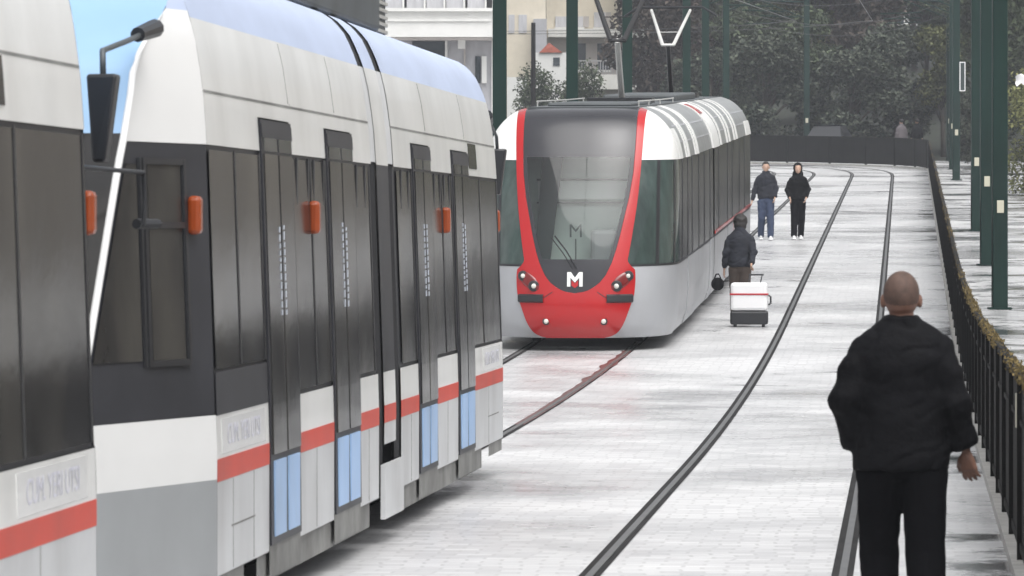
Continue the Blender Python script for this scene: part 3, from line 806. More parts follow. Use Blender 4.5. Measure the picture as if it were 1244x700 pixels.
for v in (2.5, 4.1, 5.4, 7.5, 9.3, 11.3, 14.6, 18.2, 20.2, 23.5, 26): rside(q, v-.03, v+.03, [1.17,1.8,2.5,2.58], .008, 1)
rbuild(q, 'window_pillar', 'band')
q = MB(); rside(q, 1.78, 2.7, ridge[:6], .016)
for v in (2.9, 3.9): pass
rbuild(q, 'white_side_shoulder', 'rwhite', smooth=True)
q = MB(); rside(q, 1.75, 12.4, ridge); rside(q, 13.0, RL, ridge); rbuild(q, 'roof_shoulder', 'rgrey', smooth=True)
q = MB()
for v in (3.9, 4.55, 6.7, 7.35, 15.7, 18.2, 19.3, 21.4, 22.5): rside(q, v-.17, v+.17, ridge, .02, 1)
rside(q, RL-2.2, RL-.02, ridge[:4], .02, 2)
rbuild(q, 'white_roof_rib', 'rwhite', smooth=True)
q = MB(); rside(q, 12.35, 14.6, ridge, .03, 2); rbuild(q, 'white_centre_arch', 'rwhite', smooth=True)
q = MB(); rside(q, 12.5, 13.3, ridge[-5:-1], .05, 2); rbuild(q, 'red_roof_cap', 'red')
q = MB()
for z in (2.8, 3.02): rside(q, 2.6, 12.3, [z, z+.02], .008); 
for z in (2.8, 3.02): rside(q, 14.6, RL, [z, z+.02], .008)
rbuild(q, 'roof_shoulder_trim', 'silver')
q = MB(); rside(q, 12.58, 12.98, [.3,1,1.7,2.58]+ridge[1:], -.05, 2); rbuild(q, 'gangway_bellows', 'rubber')
q = MB(); q.box(-.76, .76, 1.6, RL, 3.26, 3.302); rbuild(q, 'roof', 'roofbox')
q = MB(); q.box(-.6, .6, 3.0, 8.0, 3.3, 3.36); rbuild(q, 'roof_unit', 'roofbox', bevel=.03)
q = MB(); q.box(-.6, .6, 15, 22, 3.3, 3.42); rbuild(q, 'roof_unit', 'roofbox', bevel=.03)
q = MB()
for sx in (-.7, .72):
    q.tube([(sx, 2.4, 3.38), (sx, 8, 3.38), (sx, 12, 3.38)], .010, 6)
    for v in (2.5, 5, 8, 11.8): q.tube([(sx, v, 3.3), (sx, v, 3.39)], .01, 5)
rbuild(q, 'roof_handrail', 'panto')
q = MB(); rside(q, 13.1, 28.9, [1.19, 1.235], .016);
rbuild(q, 'thin_red_line', 'red')
q = MB()
for v in (20.5, 22.1): rside(q, v-.05, v+.05, [.25,.7,1.14], .014, 1)
rbuild(q, 'red_door_edge', 'red')
q = MB(); q.box(-1.0, 1.0, 1.7, RL-.3, .2, .5); rbuild(q, 'underframe', 'rubber')
for v in (3.4, 10.0, 16.5, 25.5):
    q = MB()
    for sx in (-.72, .72):
        for dv in (-.8, .8): q.tube([(sx-.05, v+dv, .29), (sx+.05, v+dv, .29)], .28, 18)
    q.box(-1.12, 1.12, v-.5, v+.5, .14, .34)
    rbuild(q, 'bogie', 'rubber')
q = MB(); q.grid([[(x, RL, z) for x in (-ww(z), 0, ww(z))] for z in [.2,.6,1.15,2.0]+ridge]); rbuild(q, 'rear_wall', 'silver')
text('720', .1, 'intdark', red, (1.20, 1.02, 1.02), (math.pi/2, 0, R(62)), name='fleet_number', extrude=.001)
def panto(v, bow_z, arm_m, low_m, w):
    q = MB(); q.tube([(0, v+1.1, 3.32), (0, v-.1, 4.28)], [.05, .045], 8); rbuild(q, 'pantograph_lower_arm', low_m)
    q = MB(); q.box(-.5, .5, v+.4, v+1.3, 3.3, 3.4); rbuild(q, 'pantograph_base', 'black')
    q = MB()
    for sg in (1, -1): q.tube([(sg*.1, v-.1, 4.28), (sg*w, v+.9, bow_z-.05)], [.042, .034] if arm_m == 'rubber' else [.034, .026], 8)
    q.tube([(-.12, v-.1, 4.28), (.12, v-.1, 4.28)], .026, 8)
    q.tube([(-w*.55, v+.25, 4.28+.35*(bow_z-4.3)), (w*.55, v+.25, 4.28+.35*(bow_z-4.3))], .008, 6)
    rbuild(q, 'pantograph_upper_arm', arm_m)
    q = MB()
    for dv in (.75, 1.05): q.tube([(-.85, v+dv, bow_z-.16), (-.6, v+dv, bow_z), (.6, v+dv, bow_z), (.85, v+dv, bow_z-.16)], .02, 6)
    rbuild(q, 'pantograph_bow', 'black')
panto(9.3, 5.35, 'rubber', 'panto', .52)
panto(24.2, 4.98, 'panto', 'black', .36)

# ------------------------------------------------------------------ poles
def make_pole(h=8.6, w=.122, plate=True, arm=-1):
    root = empty('catenary_pole', (0, 0, 0))
    mb = MB()
    for a, b in ((-w, w),):
        mb.hexa([(-w,-w,0),(w,-w,0),(w,w,0),(-w,w,0),(-w*.93,-w*.93,h),(w*.93,-w*.93,h),(w*.93,w*.93,h),(-w*.93,w*.93,h)])
    mb.build('shaft', 'green', root, bevel=.018)
    mb = MB(); mb.box(-w-.06, w+.06, -w-.06, w+.06, 0, .03); mb.build('base_plate', 'green', root)
    if plate:
        mb = MB(); mb.box(-.055, .055, -w-.012, -w-.004, 1.54, 1.74); mb.build('number_plate', 'plate', root, bevel=.003)
    mb = MB(); mb.tube([(0, 0, 6.6), (arm*3.6, 0, 6.75)], .035, 8); mb.tube([(0, 0, 5.9), (arm*1.9, 0, 6.66)], .022, 6); mb.tube([(arm*1.2, 0, 5.75), (arm*2.6, 0, 5.7)], .02, 6)
    mb.build('bracket_arm', 'green', root)
    return root
pr = make_pole(arm=-1); pl = make_pole(plate=False, arm=1)
pr_d = [(79,'nearest green pole right of the fence, the tallest and closest with a pale plate'), (96.5,'second nearest green pole right of the fence, just behind the closest one'),
        (116.5,'third green pole in the row right of the fence'), (169,'green pole farther up the right row with a small white framed sign'),
        (187,'thin distant green pole second from last in the right row'), (205,'farthest green pole in the right row, near the bend')]
for i, (d, lab) in enumerate(pr_d):
    o = pr if i == 0 else copy_tree(pr)
    o.location = (7.8+.084*(d-79) if d < 150 else 15.2+.082*(d-169), d, gd(d)); tag(o, lab, 'pole', 'green catenary poles right of the fence')
    if d == 169:
        mb = MB(); 
        for b in ((.1,.13,3.05),(.27,.30,3.05)): mb.box(b[0], b[1], -.16, -.14, 3.05, 4.05)
        mb.box(.13, .27, -.16, -.14, 3.05, 3.08); mb.box(.13, .27, -.16, -.14, 4.02, 4.05); mb.build('sign_frame', 'casewhite', o)
        mb = MB(); mb.box(.13, .27, -.155, -.145, 3.08, 4.02); mb.build('sign_panel', 'intdark', o)
pxs = [(607,'nearest green pole left of the trams, beside the blue roofed tram end'), (695,'green pole rising over the left part of the red tram'),
       (762,'green pole directly behind the black pantograph'), (834,'green pole just right of the pale pantograph'),
       (857,'slim distant green pole right of the pale pantograph, second from last of the left row'), (882,'last distant green pole of the left row before the dark trees')]
for i, (px, lab) in enumerate(pxs):
    o = pl if i == 0 else copy_tree(pl)
    d = 41600/(1114-px); o.location = ((px-622)*d/F, d, gd(d)); tag(o, lab, 'pole', 'green catenary poles left of the trams')
o = copy_tree(pr); o.location = (12.35, 207, terrain(12.35, 207)); tag(o, 'lone grey green pole standing in front of the ivy behind the far fence', 'pole')
# thin posts on the left
mb = MB(); mb.tube([(-3.3, 119, gd(119)), (-3.3, 119, 10.5)], [.07, .05], 10); tag(mb.build('lamp_post', 'panto'), 'slim pale grey post in front of the white apartment house', 'lamp post')
mb = MB(); mb.tube([(.8, 185, gd(185)), (.8, 185, 9.75)], [.10, .08], 10); tag(mb.build('post', 'fence'), 'short dark post right of the nearest left pole, beside the bush', 'post')

# ------------------------------------------------------------------ overhead wires (each a thing)
def wire(pts, rad, lab, cat='overhead wire', name='overhead_wire', group='overhead wires'):
    mb = MB(); mb.tube(pts, rad, 5); tag(mb.build(name, 'wire'), lab, cat, group)
ptsL = [(-3.42-1.325+.084*d, d, gd(d)+5.55) for d in range(60, 184, 6)]
ptsR = [(1.13+.079*(d-27.8), d, gd(d)+5.55) for d in range(40, 184, 6)]
wire(ptsL+[(CX+11.9*math.cos(a), CD+11.9*math.sin(a), gd(190)+5.55) for a in [R(q) for q in range(10, 95, 12)]]+[(-30, CD+11.9, 10.1)], .012, 'contact wire over the left track, above the red tram')
wire(ptsR+[(CX+14.7*math.cos(a), CD+14.7*math.sin(a), gd(190)+5.55) for a in [R(q) for q in range(10, 95, 12)]]+[(-30, CD+14.7, 10.2)], .012, 'contact wire over the empty right track')
for i, (d, z, lab) in enumerate([(169, 6.1, 'span wire crossing the street just above the ivy, low at right'), (187, 5.6, 'span wire drooping across the dark trees, second from the far end'),
                   (205, 5.3, 'lowest and farthest span wire crossing in front of the trees'), (180, 6.9, 'topmost distant span wire, at the upper edge of the picture')]):
    xr = 15.2+.082*(d-169); xl = xr-9
    wire([(xl+(xr-xl)*k/10, d, gd(d)+z+.9*((k/10-.5)**2*4)-.2+.15*k/10) for k in range(11)], .010, lab)

# ------------------------------------------------------------------ buildings
def bx(root, name, m, x0, x1, y0, y1, z0, z1, **k):
    mb = MB(); mb.box(x0, x1, y0, y1, z0, z1); return mb.build(name, m, root, **k)
def PA(px, d): return (px-622)*d/F
def PZ(py, d): return H+(280-py)*d/F
D = 130
A = empty('apartment_house', (-7, D, gd(D))); tag(A, 'white apartment house with a projecting windowed bay, behind the blue roofed tram', 'house')
def ax(px): return PA(px, D)+7
def az(py): return PZ(py, D)-gd(D)
bx(A, 'wall', 'bldgrey', -10, ax(605), .9, 10, 0, 16)
bay = bx(A, 'bay', 'bldwhite', -10, ax(598), 0, .9, az(45), az(12))
bx(bay, 'bay_moulding', 'bldwhite', -10, ax(596), -.05, -.002, az(26), az(23)); bx(bay, 'bay_moulding', 'bldwhite', -10, ax(599), -.12, -.003, az(14), az(10))
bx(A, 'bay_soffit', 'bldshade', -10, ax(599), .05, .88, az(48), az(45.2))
bx(A, 'corner_column', 'bldwhite', ax(598), ax(610), -.02, .88, az(46), 16)
prev = 470
for px in (440, 466, 491, 517, 541, 565, 591):
    w = bx(A, 'window', 'curtain', ax(px-23), ax(px-2.2), .12, .2, az(9.8), az(-60))
    bx(w, 'frame', 'bldwhite', ax(px-2.2), ax(px), .05, .2, az(9.8), az(-60))
bx(A, 'upper_bay_wall', 'bldwhite', -10, ax(597), .01, .88, az(-61), 16)
w = bx(A, 'window', 'winglass', ax(500), ax(540), .85, .895, az(75), az(49)); bx(w, 'frame', 'bldwhite', ax(540.1), ax(543), .8, .895, az(75), az(48))
bx(A, 'pilaster_box', 'bldwhite', ax(556), ax(565), .5, .89, az(58), az(45.5))
bx(A, 'drain_pipe', 'bldshade', ax(563), ax(565), .8, .895, 0, az(58.2))
w = bx(A, 'window', 'winglass', ax(577), ax(583.5), .85, .895, az(100), az(67)); bx(w, 'shutter', 'bldwhite', ax(585), ax(591), .8, .895, az(100), az(67))
bx(A, 'corner_pilaster', 'bldwhite', ax(597), ax(601), .82, .895, 0, az(48.2))
D = 262
zb = terrain(3, D)
B = empty('terrace_house', (3, D, zb)); tag(B, 'cream house with a railed balcony recess behind the pantographs', 'house')
def bx_(px): return PA(px, D)-3
def bz(py): return PZ(py, D)-zb
bx(B, 'wall', 'bldcream', bx_(664), bx_(800), 1.2, 12, -2, 22)
bx(B, 'balcony_slab', 'bldwhite', bx_(666), bx_(790), 0, 1.19, bz(45), bz(35))
bx(B, 'lower_slab', 'bldwhite', bx_(690), bx_(786), -.6, 1.19, bz(109), bz(91))
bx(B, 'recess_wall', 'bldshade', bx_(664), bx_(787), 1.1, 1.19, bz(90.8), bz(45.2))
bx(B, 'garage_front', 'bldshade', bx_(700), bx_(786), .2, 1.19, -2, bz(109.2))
q = MB()
k = 700
while k < 786: q.box(bx_(k), bx_(k+1), -.3, -.22, bz(90.5), bz(75)); k += 3.2
q.box(bx_(699), bx_(787), -.32, -.2, bz(75), bz(73.5)); q.build('balcony_railing', 'bldgrey', B)
for a, b, c, d_ in ((675,689,32,19),(700,709,32,19),(722,736,32,14),(752,766,32,14),(700,712,84,52),(726,742,84,52)):
    w = bx(B, 'window', 'winglass' if c > 40 else 'curtain', bx_(a), bx_(b), 1.05, 1.09 if c > 40 else 1.195, bz(c), bz(d_)); 
    bx(w, 'frame', 'bldwhite', bx_(a)-.06, bx_(b)+.06, 1.0, 1.045, bz(c)-.12, bz(c)-.02)
    bx(w, 'shutter', 'bldshade', bx_(b)+.02, bx_(b)+.3, 1.0, 1.045, bz(c), bz(d_))
D = 250
zc = terrain(1, D)
Cb = empty('yellow_house', (1, D, zc)); tag(Cb, 'pale yellow house front between the first two left poles', 'house')
bx(Cb, 'wall', 'bldcream', PA(560, D)-1, PA(663, D)-1, 0, 10, -1, 20)
bx(Cb, 'grey_annex', 'bldgrey', PA(648, D)-1, PA(664, D)-1, -1, -.01, -1, PZ(24, D)-zc)
for a, b in ((630, 640), (618, 625)):
    w = bx(Cb, 'window', 'curtain', PA(a, D)-1, PA(b, D)-1, -.05, -.005, PZ(40, D)-zc, PZ(18, D)-zc)
D = 240
zc = terrain(1, D)
G_ = empty('garden_shed', (1.9, D, zc)); tag(G_, 'small white shed with a red gable roof above the dark bush', 'shed')
bx(G_, 'wall', 'bldwhite', PA(650, D)-1.9, PA(690, D)-1.9, 0, 3, -1, PZ(64, D)-zc)
q = MB(); x0, x1, xm = PA(655, D)-1.9, PA(683, D)-1.9, PA(667, D)-1.9; z0, z1 = PZ(64, D)-zc, PZ(52, D)-zc
q.v = [(x0,-.1,z0),(xm,-.1,z1),(x1,-.1,z0),(x0,3,z0),(xm,3,z1),(x1,3,z0)]; q.f = [(0,1,2),(5,4,3),(0,3,4,1),(1,4,5,2),(0,2,5,3)]; q.build('roof', 'tile', G_)
bx(G_, 'low_white_wall', 'bldwhite', PA(616, D)-1.9, PA(640, D)-1.9, -1.5, -1.2, -1, PZ(95, D)-zc)
w = bx(G_, 'window', 'winglass', PA(672, D)-1.9, PA(680, D)-1.9, -.04, -.004, PZ(80, D)-zc, PZ(70, D)-zc)
D = 300
zc = terrain(17, D)
E_ = empty('beige_house', (18, D, zc)); tag(E_, 'narrow beige house showing through the tree tops at the upper edge', 'house')
bx(E_, 'wall', 'bldcream', PA(966, D)-18, PA(1003, D)-18, 0, 8, -2, 17)
for a, b in ((972, 979), (987, 994)):
    for z in (34, 12): w = bx(E_, 'window', 'winglass', PA(a, D)-18, PA(b, D)-18, -.04, -.004, PZ(z, D)-zc, PZ(z-12, D)-zc); bx(w, 'frame', 'bldwhite', PA(a, D)-18.05, PA(b, D)-17.95, -.07, -.045, PZ(z, D)-zc-.1, PZ(z, D)-zc-.01)
W_ = empty('white_house', (23, D, terrain(23, D))); tag(W_, 'white house glimpsed between the highest branches right of the beige one', 'house')
zc = terrain(23, D)
bx(W_, 'wall', 'bldwhite', PA(1058, D)-23, PA(1120, D)-23, 2, 9, -2, 17)
for a in (1064, 1078, 1094, 1108): bx(W_, 'window', 'winglass', PA(a, D)-23, PA(a+7, D)-23, 1.96, 1.996, PZ(28, D)-zc, PZ(10, D)-zc)

# a long pale building front off to the right, it is what the tram glass mirrors
D = 0
Rb = empty('long_building', (27, 70, 0)); tag(Rb, 'long pale building beyond the right pavement, outside the picture', 'building')
bx(Rb, 'wall', 'bldtan', 0, 8, -40, 180, 0, 12)
for k in range(36):
    w = bx(Rb, 'window', 'winglass', -.03, -.004, -38+6*k, -36+6*k, 7.4, 9.2)

# ------------------------------------------------------------------ trees
def leaf_cloud(clumps, n, size, rnd, aspect=.55, shell=.55):
    mb = MB(); tot = sum(r[0]*r[1]*r[2] for _, r in clumps)**1.0
    for c, r in clumps:
        cnt = int(n*(r[0]*r[1]*r[2])/tot)
        for _ in range(cnt):
            d = Vector((rnd.gauss(0,1), rnd.gauss(0,1), rnd.gauss(0,1))).normalized()
            k = (shell+(1-shell)*rnd.random())*(1+.16*noise.noise(Vector((d.x*3+c[0], d.y*3, d.z*3+c[2]))))*(1 if rnd.random() > .1 else 1.12)
            p = Vector((c[0]+d.x*r[0]*k, c[1]+d.y*r[1]*k, c[2]+d.z*r[2]*k))
            e = Euler((rnd.uniform(-1.1, 1.1), rnd.uniform(-1.1, 1.1), rnd.uniform(0, 6.28))).to_matrix()
            s_ = size*rnd.uniform(.6, 1.35); b = len(mb.v)
            for q in ((-s_*.5, 0, 0), (0, -s_*aspect*.5, s_*.08), (s_*.5, 0, 0), (0, s_*aspect*.5, s_*.08)):
                mb.v.append(tuple(p+e @ Vector(q)))
            mb.f.append((b, b+1, b+2, b+3))
    return mb
def make_tree(h, rad, m, seed, n=9000, size=.26, trunk=.3, nclump=16, low=False, bare=False):
    rnd = random.Random(seed); root = empty('tree', (0, 0, 0))
    base = .12*h if low else .35*h
    clumps = []
    for k in range(nclump):
        a = rnd.uniform(0, 6.28); t = rnd.random(); zz = base+(h-base)*(.08+.84*t)
        prof = math.sin(math.pi*min(1, .18+.75*t))**.7
        rr_ = rad*prof*rnd.uniform(.25, .78)
        s_ = rad*rnd.uniform(.26, .46)
        clumps.append(((rr_*math.cos(a), rr_*math.sin(a), zz), (s_, s_, s_*rnd.uniform(.7, 1.0))))
    mb = leaf_cloud(clumps, n, size, rnd, .55 if not bare else .12, .45)
    mb.build('crown', m, root, fix=False)
    mb = MB(); lean = rnd.uniform(-.3, .3)
    mb.tube([(0,0,-.3),(lean*.2,0,h*.25),(lean*.6,.1,h*.5),(lean,.1,h*.8)], [trunk*.5, trunk*.4, trunk*.28, trunk*.1], 8)
    for c, r in clumps:
        z0 = min(c[2]*.55, h*.6)
        mb.tube([(lean*.4, 0, z0), (c[0]*.5+rnd.uniform(-.2,.2), c[1]*.5, (z0+c[2])*.55), (c[0], c[1], c[2])], [trunk*.2, trunk*.12, trunk*.04], 5)
    mb.build('trunk', 'bark', root, smooth=True); return root
protos = [make_tree(8, 2.7, 'leaf', 1, 11000, .27, low=True), make_tree(7.5, 2.5, 'leaf2', 2, 9000, .25), make_tree(6, 2.6, 'leaf3', 3, 12000, .24, low=True, nclump=20),
          make_tree(9, 2.9, 'twig', 4, 9000, .34, bare=False, nclump=22), make_tree(10, 3.2, 'leaf', 5, 12000, .30, nclump=22)]
used = set()
def put(k, x, d, sc_, lab, rz, sz=None, group='trees beyond the bend'):
    o = protos[k] if k not in used else copy_tree(protos[k]); used.add(k)
    o.location = (x, d, terrain(x, d)-.1); o.rotation_euler = (0, 0, rz); o.scale = (sc_, sc_, (sz or sc_))
    tag(o, lab, 'tree', group); return o
W1 = ['leftmost','second','third','fourth','fifth','sixth','seventh','rightmost']
row1 = [(2,8.6,214,.85,.75),(2,11.0,212,.95,.85),(0,12.9,216,.8,.8),(2,14.6,211,.9,.75),(2,16.6,214,.95,.9),(1,18.6,213,.8,.75),(0,20.8,214,.9,.9)]
desc = ['blue green ivy clad tree at the left end of the row behind the far fence','blue green ivy clad tree just right of the red tram roof end','dark evergreen behind the lone grey green pole',
        'pale speckled ivy clad tree in the middle of the row behind the far fence','ivy clad tree above the fence right of the middle','olive green tree near the right end of the far fence','dark evergreen over the fence corner']
for (k, x, d, s_, sz), lab in zip(row1, desc): put(k, x, d, s_, lab, x*1.7, sz, 'trees behind the far fence')
row2 = [(3,6.9,226,.9,.95),(0,9.6,232,1.1,1.05),(4,12.0,238,.8,.62),(1,14.5,236,1.1,.95),(3,17.2,234,1.0,.95),(4,19.8,236,1.0,.9),(0,23,232,1.1,1.1),(4,25.5,240,1.0,1.0)]
desc2 = ['brown twiggy tree behind the pale pantograph','dark tree rising over the far end of the red tram','low dark crown left of the beige house','olive crown in the second row behind the ivy','brown twiggy crown at the top of the picture right of the middle',
         'dark tall crown left of the right pole row','dark crown partly hidden by the right pole row','dark crown at the far right beyond the right poles']
for (k, x, d, s_, sz), lab in zip(row2, desc2): put(k, x, d, s_, lab, x*2.3, sz, 'second row of trees beyond the bend')
row3 = [(4,9.0,262,1.2,1.25),(4,13.0,268,1.1,.85),(0,17.9,262,1.3,1.05),(3,21.5,264,1.2,1.1),(4,26,262,1.3,1.25),(1,30,262,1.4,1.3)]
desc3 = ['tall hazy tree in the back row above the red tram','lower hazy tree in the back row below the beige house','hazy evergreen in the back row in the middle','twiggy brown tree in the back row left of the white house','tall dark tree in the back row at right','olive tree at the right end of the back row']
for (k, x, d, s_, sz), lab in zip(row3, desc3): put(k, x, d, s_, lab, x*.9, sz, 'back row of trees on the hill')
put(0, 20.5, 178, 1.0, 'dark tree at the upper right corner above the yellow green hedge', 1, 1.25, 'trees at the right edge')
put(4, 23.0, 192, 1.0, 'dark tree behind the right poles', 2, 1.1, 'trees at the right edge')
put(4, 20.2, 203, .8, 'tall dark tree between the fence corner and the right poles', .5, .9, 'trees at the right edge')
# bushes
def make_bush(name, loc, rad, h, m, n, size, lab, seed):
    rnd = random.Random(seed); root = empty(name, loc); cl = []
    for k in range(14):
        a = rnd.uniform(0, 6.28); q = rnd.random(); cl.append(((rad*q*.7*math.cos(a), rad*q*.7*math.sin(a), h*rnd.uniform(.15, .78)), (rad*.42, rad*.42, h*.24)))
    leaf_cloud(cl, n, size, rnd, .5, .4).build('foliage', m, root, fix=False)
    mb = MB()
    for k in range(5):
        c = cl[k][0]; mb.tube([(0, 0, 0), (c[0]*.5, c[1]*.5, c[2]*.6), c], [.08, .05, .02], 5)
    mb.build('stem', 'bark', root); return tag(root, lab, 'bush')
make_bush('bush', (1.75, 214, terrain(1.75, 214)), 2.1, 4.3, 'leaf', 11000, .16, 'dark round bush just above the roof of the red tram at left', 11)
make_bush('hedge', (16.6, 148, gd(148)), 2.3, 4.9, 'leaf4', 16000, .14, 'yellow green leafy hedge at the right edge behind the nearest poles', 12)
make_bush('hedge', (20.3, 152, gd(152)), 2.8, 5.4, 'leaf4', 14000, .15, 'yellow green hedge farther right, outside the picture edge', 13)
put(2, 17.9, 190, .55, 'low ivy clump on the pavement beyond the fence corner', 4, .5, 'trees at the right edge')
q = MB(); rn = random.Random(5)
q.grid([[( .35*(i/5-.5)+rn.gauss(0,.02), rn.gauss(0,.04), .3*(j/4-.5)+rn.gauss(0,.03)) for i in range(6)] for j in range(5)])
tag(q.build('plastic_bag', 'casewhite', loc=(15.0, 145.3, PZ(96, 145)), smooth=True), 'white plastic bag caught in the hedge at the right edge', 'bag')

# ------------------------------------------------------------------ people
def P3(*a): return a
def limb(mb, pts, rads, n=14):
    mb.tube(pts, rads, n); mb.ball(pts[0], rads[0] if not isinstance(rads[0], tuple) else (rads[0][0], rads[0][1], min(rads[0])), n, 8)
    mb.ball(pts[-1], rads[-1] if not isinstance(rads[-1], tuple) else (rads[-1][0], rads[-1][1], min(rads[-1])), n, 8)
def hand(mb, w, dirn, out, curl=.5, s=1.0):
    """w wrist; dirn along the palm; out = side the thumb leaves to"""
    d = Vector(dirn).normalized(); o = (Vector(out)-d*Vector(out).dot(d)).normalized(); nrm = d.cross(o).normalized(); w = Vector(w)
    for k in range(4):
        t = (k-1.5)/1.5
        mb.tube([w-d*.01, w+d*.045*s-o*t*.02*s, w+d*.088*s-o*t*.031*s], [(.018*s), (.0165*s), (.0135*s)], 10)
        L = (.07, .078, .073, .056)[k]*s*1.0; p0 = w+d*.080*s-o*t*.031*s; p = p0; ang = curl*.5; pts = [p0]
        for seg in (.45, .32, .23):
            dd = (d*math.cos(ang)+nrm*math.sin(ang)); dd -= o*t*.10; p = p+dd.normalized()*L*seg; pts.append(p); ang += curl
        mb.tube(pts, [.0098*s, .009*s, .0085*s, .007*s], 8); mb.ball(pts[-1], .0075*s, 8, 6)
    pts = [w+d*.02*s+o*.018*s, w+d*.045*s+o*.042*s, w+d*.072*s+o*.056*s+nrm*.01, w+d*.095*s+o*.056*s+nrm*.02]
    mb.tube(pts, [.015*s, .0125*s, .0105*s, .008*s], 8); mb.ball(pts[-1], .0085*s, 8, 6)
def person(cfg):
    """local frame: x to the person's right when seen from behind, +y forward, z up"""
    k = cfg['h']/1.78; vox = cfg.get('vox', .012)
    root = empty('person', cfg['loc'], cfg.get('rz', 0)); J = cfg['j']
    def S(p): return tuple(c*k for c in p)
    lean = cfg.get('lean', 0)
    def ln(p):            # bend the upper body forward about the hips
        x, y, z = p
        if z > .92: a = lean*min(1, (z-.92)/.25); dz = z-.92; y, z = y+dz*math.sin(a), .92+dz*math.cos(a)
        return (x*k, y*k, z*k)
    b = MB()
    hy = cfg.get('head_y', .02); hx = 0
    # head: skull, jaw, nose, ears, neck
    hw = cfg.get('hw', .076); b.ball(ln((0, hy-.012, 1.672)), (hw*k, .098*k, .105*k), 20, 14); b.ball(ln((0, hy+.03, 1.615)), (.056*k, .062*k, .075*k), 16, 10)
    b.ball(ln((0, hy+.098, 1.635)), (.013*k, .017*k, .024*k), 8, 6); b.ball(ln((0, hy+.088, 1.588)), (.024*k, .010*k, .010*k), 8, 6)
    for sx in (-1, 1):
        b.ball(ln((sx*(hw+.004), hy-.008, 1.645)), (.013*k, .018*k, .032*k), 10, 8)
        b.ball(ln((sx*.03, hy+.083, 1.668)), (.012*k, .008*k, .008*k), 8, 6)
    b.tube([ln((0, -.005, 1.46)), ln((0, 0, 1.52)), ln((0, hy-.01, 1.62))], [.066*k, .058*k, .056*k], 16)
    b.tube([ln(q) for q in ((0,0,.88),(0,0,1.0),(0,0,1.15),(0,0,1.32),(0,-.01,1.45),(0,-.005,1.5))], [(.155*k,.10*k),(.14*k,.095*k),(.135*k,.09*k),(.16*k,.105*k),(.15*k,.09*k),(.06*k,.06*k)], 20)
    for sd in ('L', 'R'):
        a = [ln(q) for q in J['arm'+sd]]
        limb(b, a, [.048*k, .036*k, .025*k]); limb(b, [S(q) for q in J['leg'+sd]], [.075*k, .052*k, .038*k])
        f = J['leg'+sd][2]; b.tube([S((f[0], f[1]-.04, f[2]-.05)), S((f[0], f[1]+.05, f[2]-.055)), S((f[0], f[1]+.15, f[2]-.065))], [(.04*k,.035*k), (.042*k,.03*k), (.035*k,.02*k)], 12)
        if cfg.get('hands', True):
            w = Vector(a[2]); dirn = w-Vector(a[1]); hd = J.get('hand'+sd)
            if hd is None: hand(b, w+dirn.normalized()*.02, dirn, (0, 1, 0) if True else 0, cfg.get('curl', .45), k)
            elif hd != 'pocket': hand(b, w+dirn.normalized()*.02, hd, J.get('out'+sd, (0, 1, 0)), cfg.get('curl', .6), k)
            else: hand(b, w, dirn, (0, 1, 0), .4, k*.9)
    body = mesh_obj('body', bake_remesh(b, cfg.get('bvox', vox), 2), cfg['skin'], root)
    # jacket
    seed = cfg.get('seed', 0)
    def wr(co):
        v = co/k; amp = cfg.get('wr', .008)
        return amp*(noise.noise(Vector((v.x*5+seed, v.y*5, v.z*11)))+.6*noise.noise(Vector((v.x*12, v.y*12+seed, v.z*24)))) - amp*1.1*max(0, 1-abs(noise.noise(Vector((v.x*4.5+v.z*3, v.y*3, v.z*6.5-v.x*3+seed*2))))*7) + .006*math.sin(v.z*34+3*noise.noise(Vector((v.x*4, v.y*4, v.z*3+seed))))*(1 if abs(v.x) > .2 else .35)
    b = MB(); T = cfg['torso']
    b.tube([ln((0, y, z)) for z, rx, ry, y in T], [(rx*k, ry*k) for z, rx, ry, y in T], 28)
    sl = cfg['sleeve']
    for sd in ('L', 'R'):
        a = J['arm'+sd]; s0, s1, s2 = [ln(q) for q in a]
        m1 = tuple((Vector(s0)*.5+Vector(s1)*.5)); m2 = tuple(Vector(s1)*.5+Vector(s2)*.5)
        b.tube([s0, m1, s1, m2, s2], [q*k for q in sl], 18); b.ball(s0, sl[0]*k*1.02, 16, 10); b.ball(s1, sl[2]*k, 14, 8)
    if cfg.get('collar', True): b.tube([ln((0, 0, 1.47)), ln((0, 0, 1.53)), ln((0, 0, 1.535)), ln((0, 0, 1.582))], [(.10*k, .10*k), (.080*k, .086*k), (.092*k, .096*k), (.084*k, .090*k)], 20)
    jk = mesh_obj('jacket', bake_remesh(b, vox, 5, wr), cfg['jm'], root)
    # trousers
    b = MB(); tr = cfg.get('tr', (.108, .085, .080, .072))
    for sd in ('L', 'R'):
        a = [Vector(S(q)) for q in J['leg'+sd]]; m2 = (a[1]+a[2])/2; end = a[2]+Vector((0, 0, -.035*k))
        b.tube([a[0]+Vector((0, 0, .03)), a[0]*.5+a[1]*.5, a[1], m2, end], [tr[0]*k, tr[1]*1.08*k, tr[1]*k, tr[2]*k, tr[3]*k], 18)
    b.tube([S((0, 0, .83)), S((0, 0, .9)), S((0, 0, 1.0))], [(.14*k, .09*k), (.17*k, .115*k), (.155*k, .105*k)], 20)
    def wr2(co):
        v = co/k; return .006*math.sin(v.z*28+4*noise.noise(Vector((v.x*6, v.y*6, v.z*4))))*noise.noise(Vector((v.x*8, v.y*8, v.z*6+seed)))*1.6
    mesh_obj('trousers', bake_remesh(b, vox, 4, wr2), cfg['tm'], root)
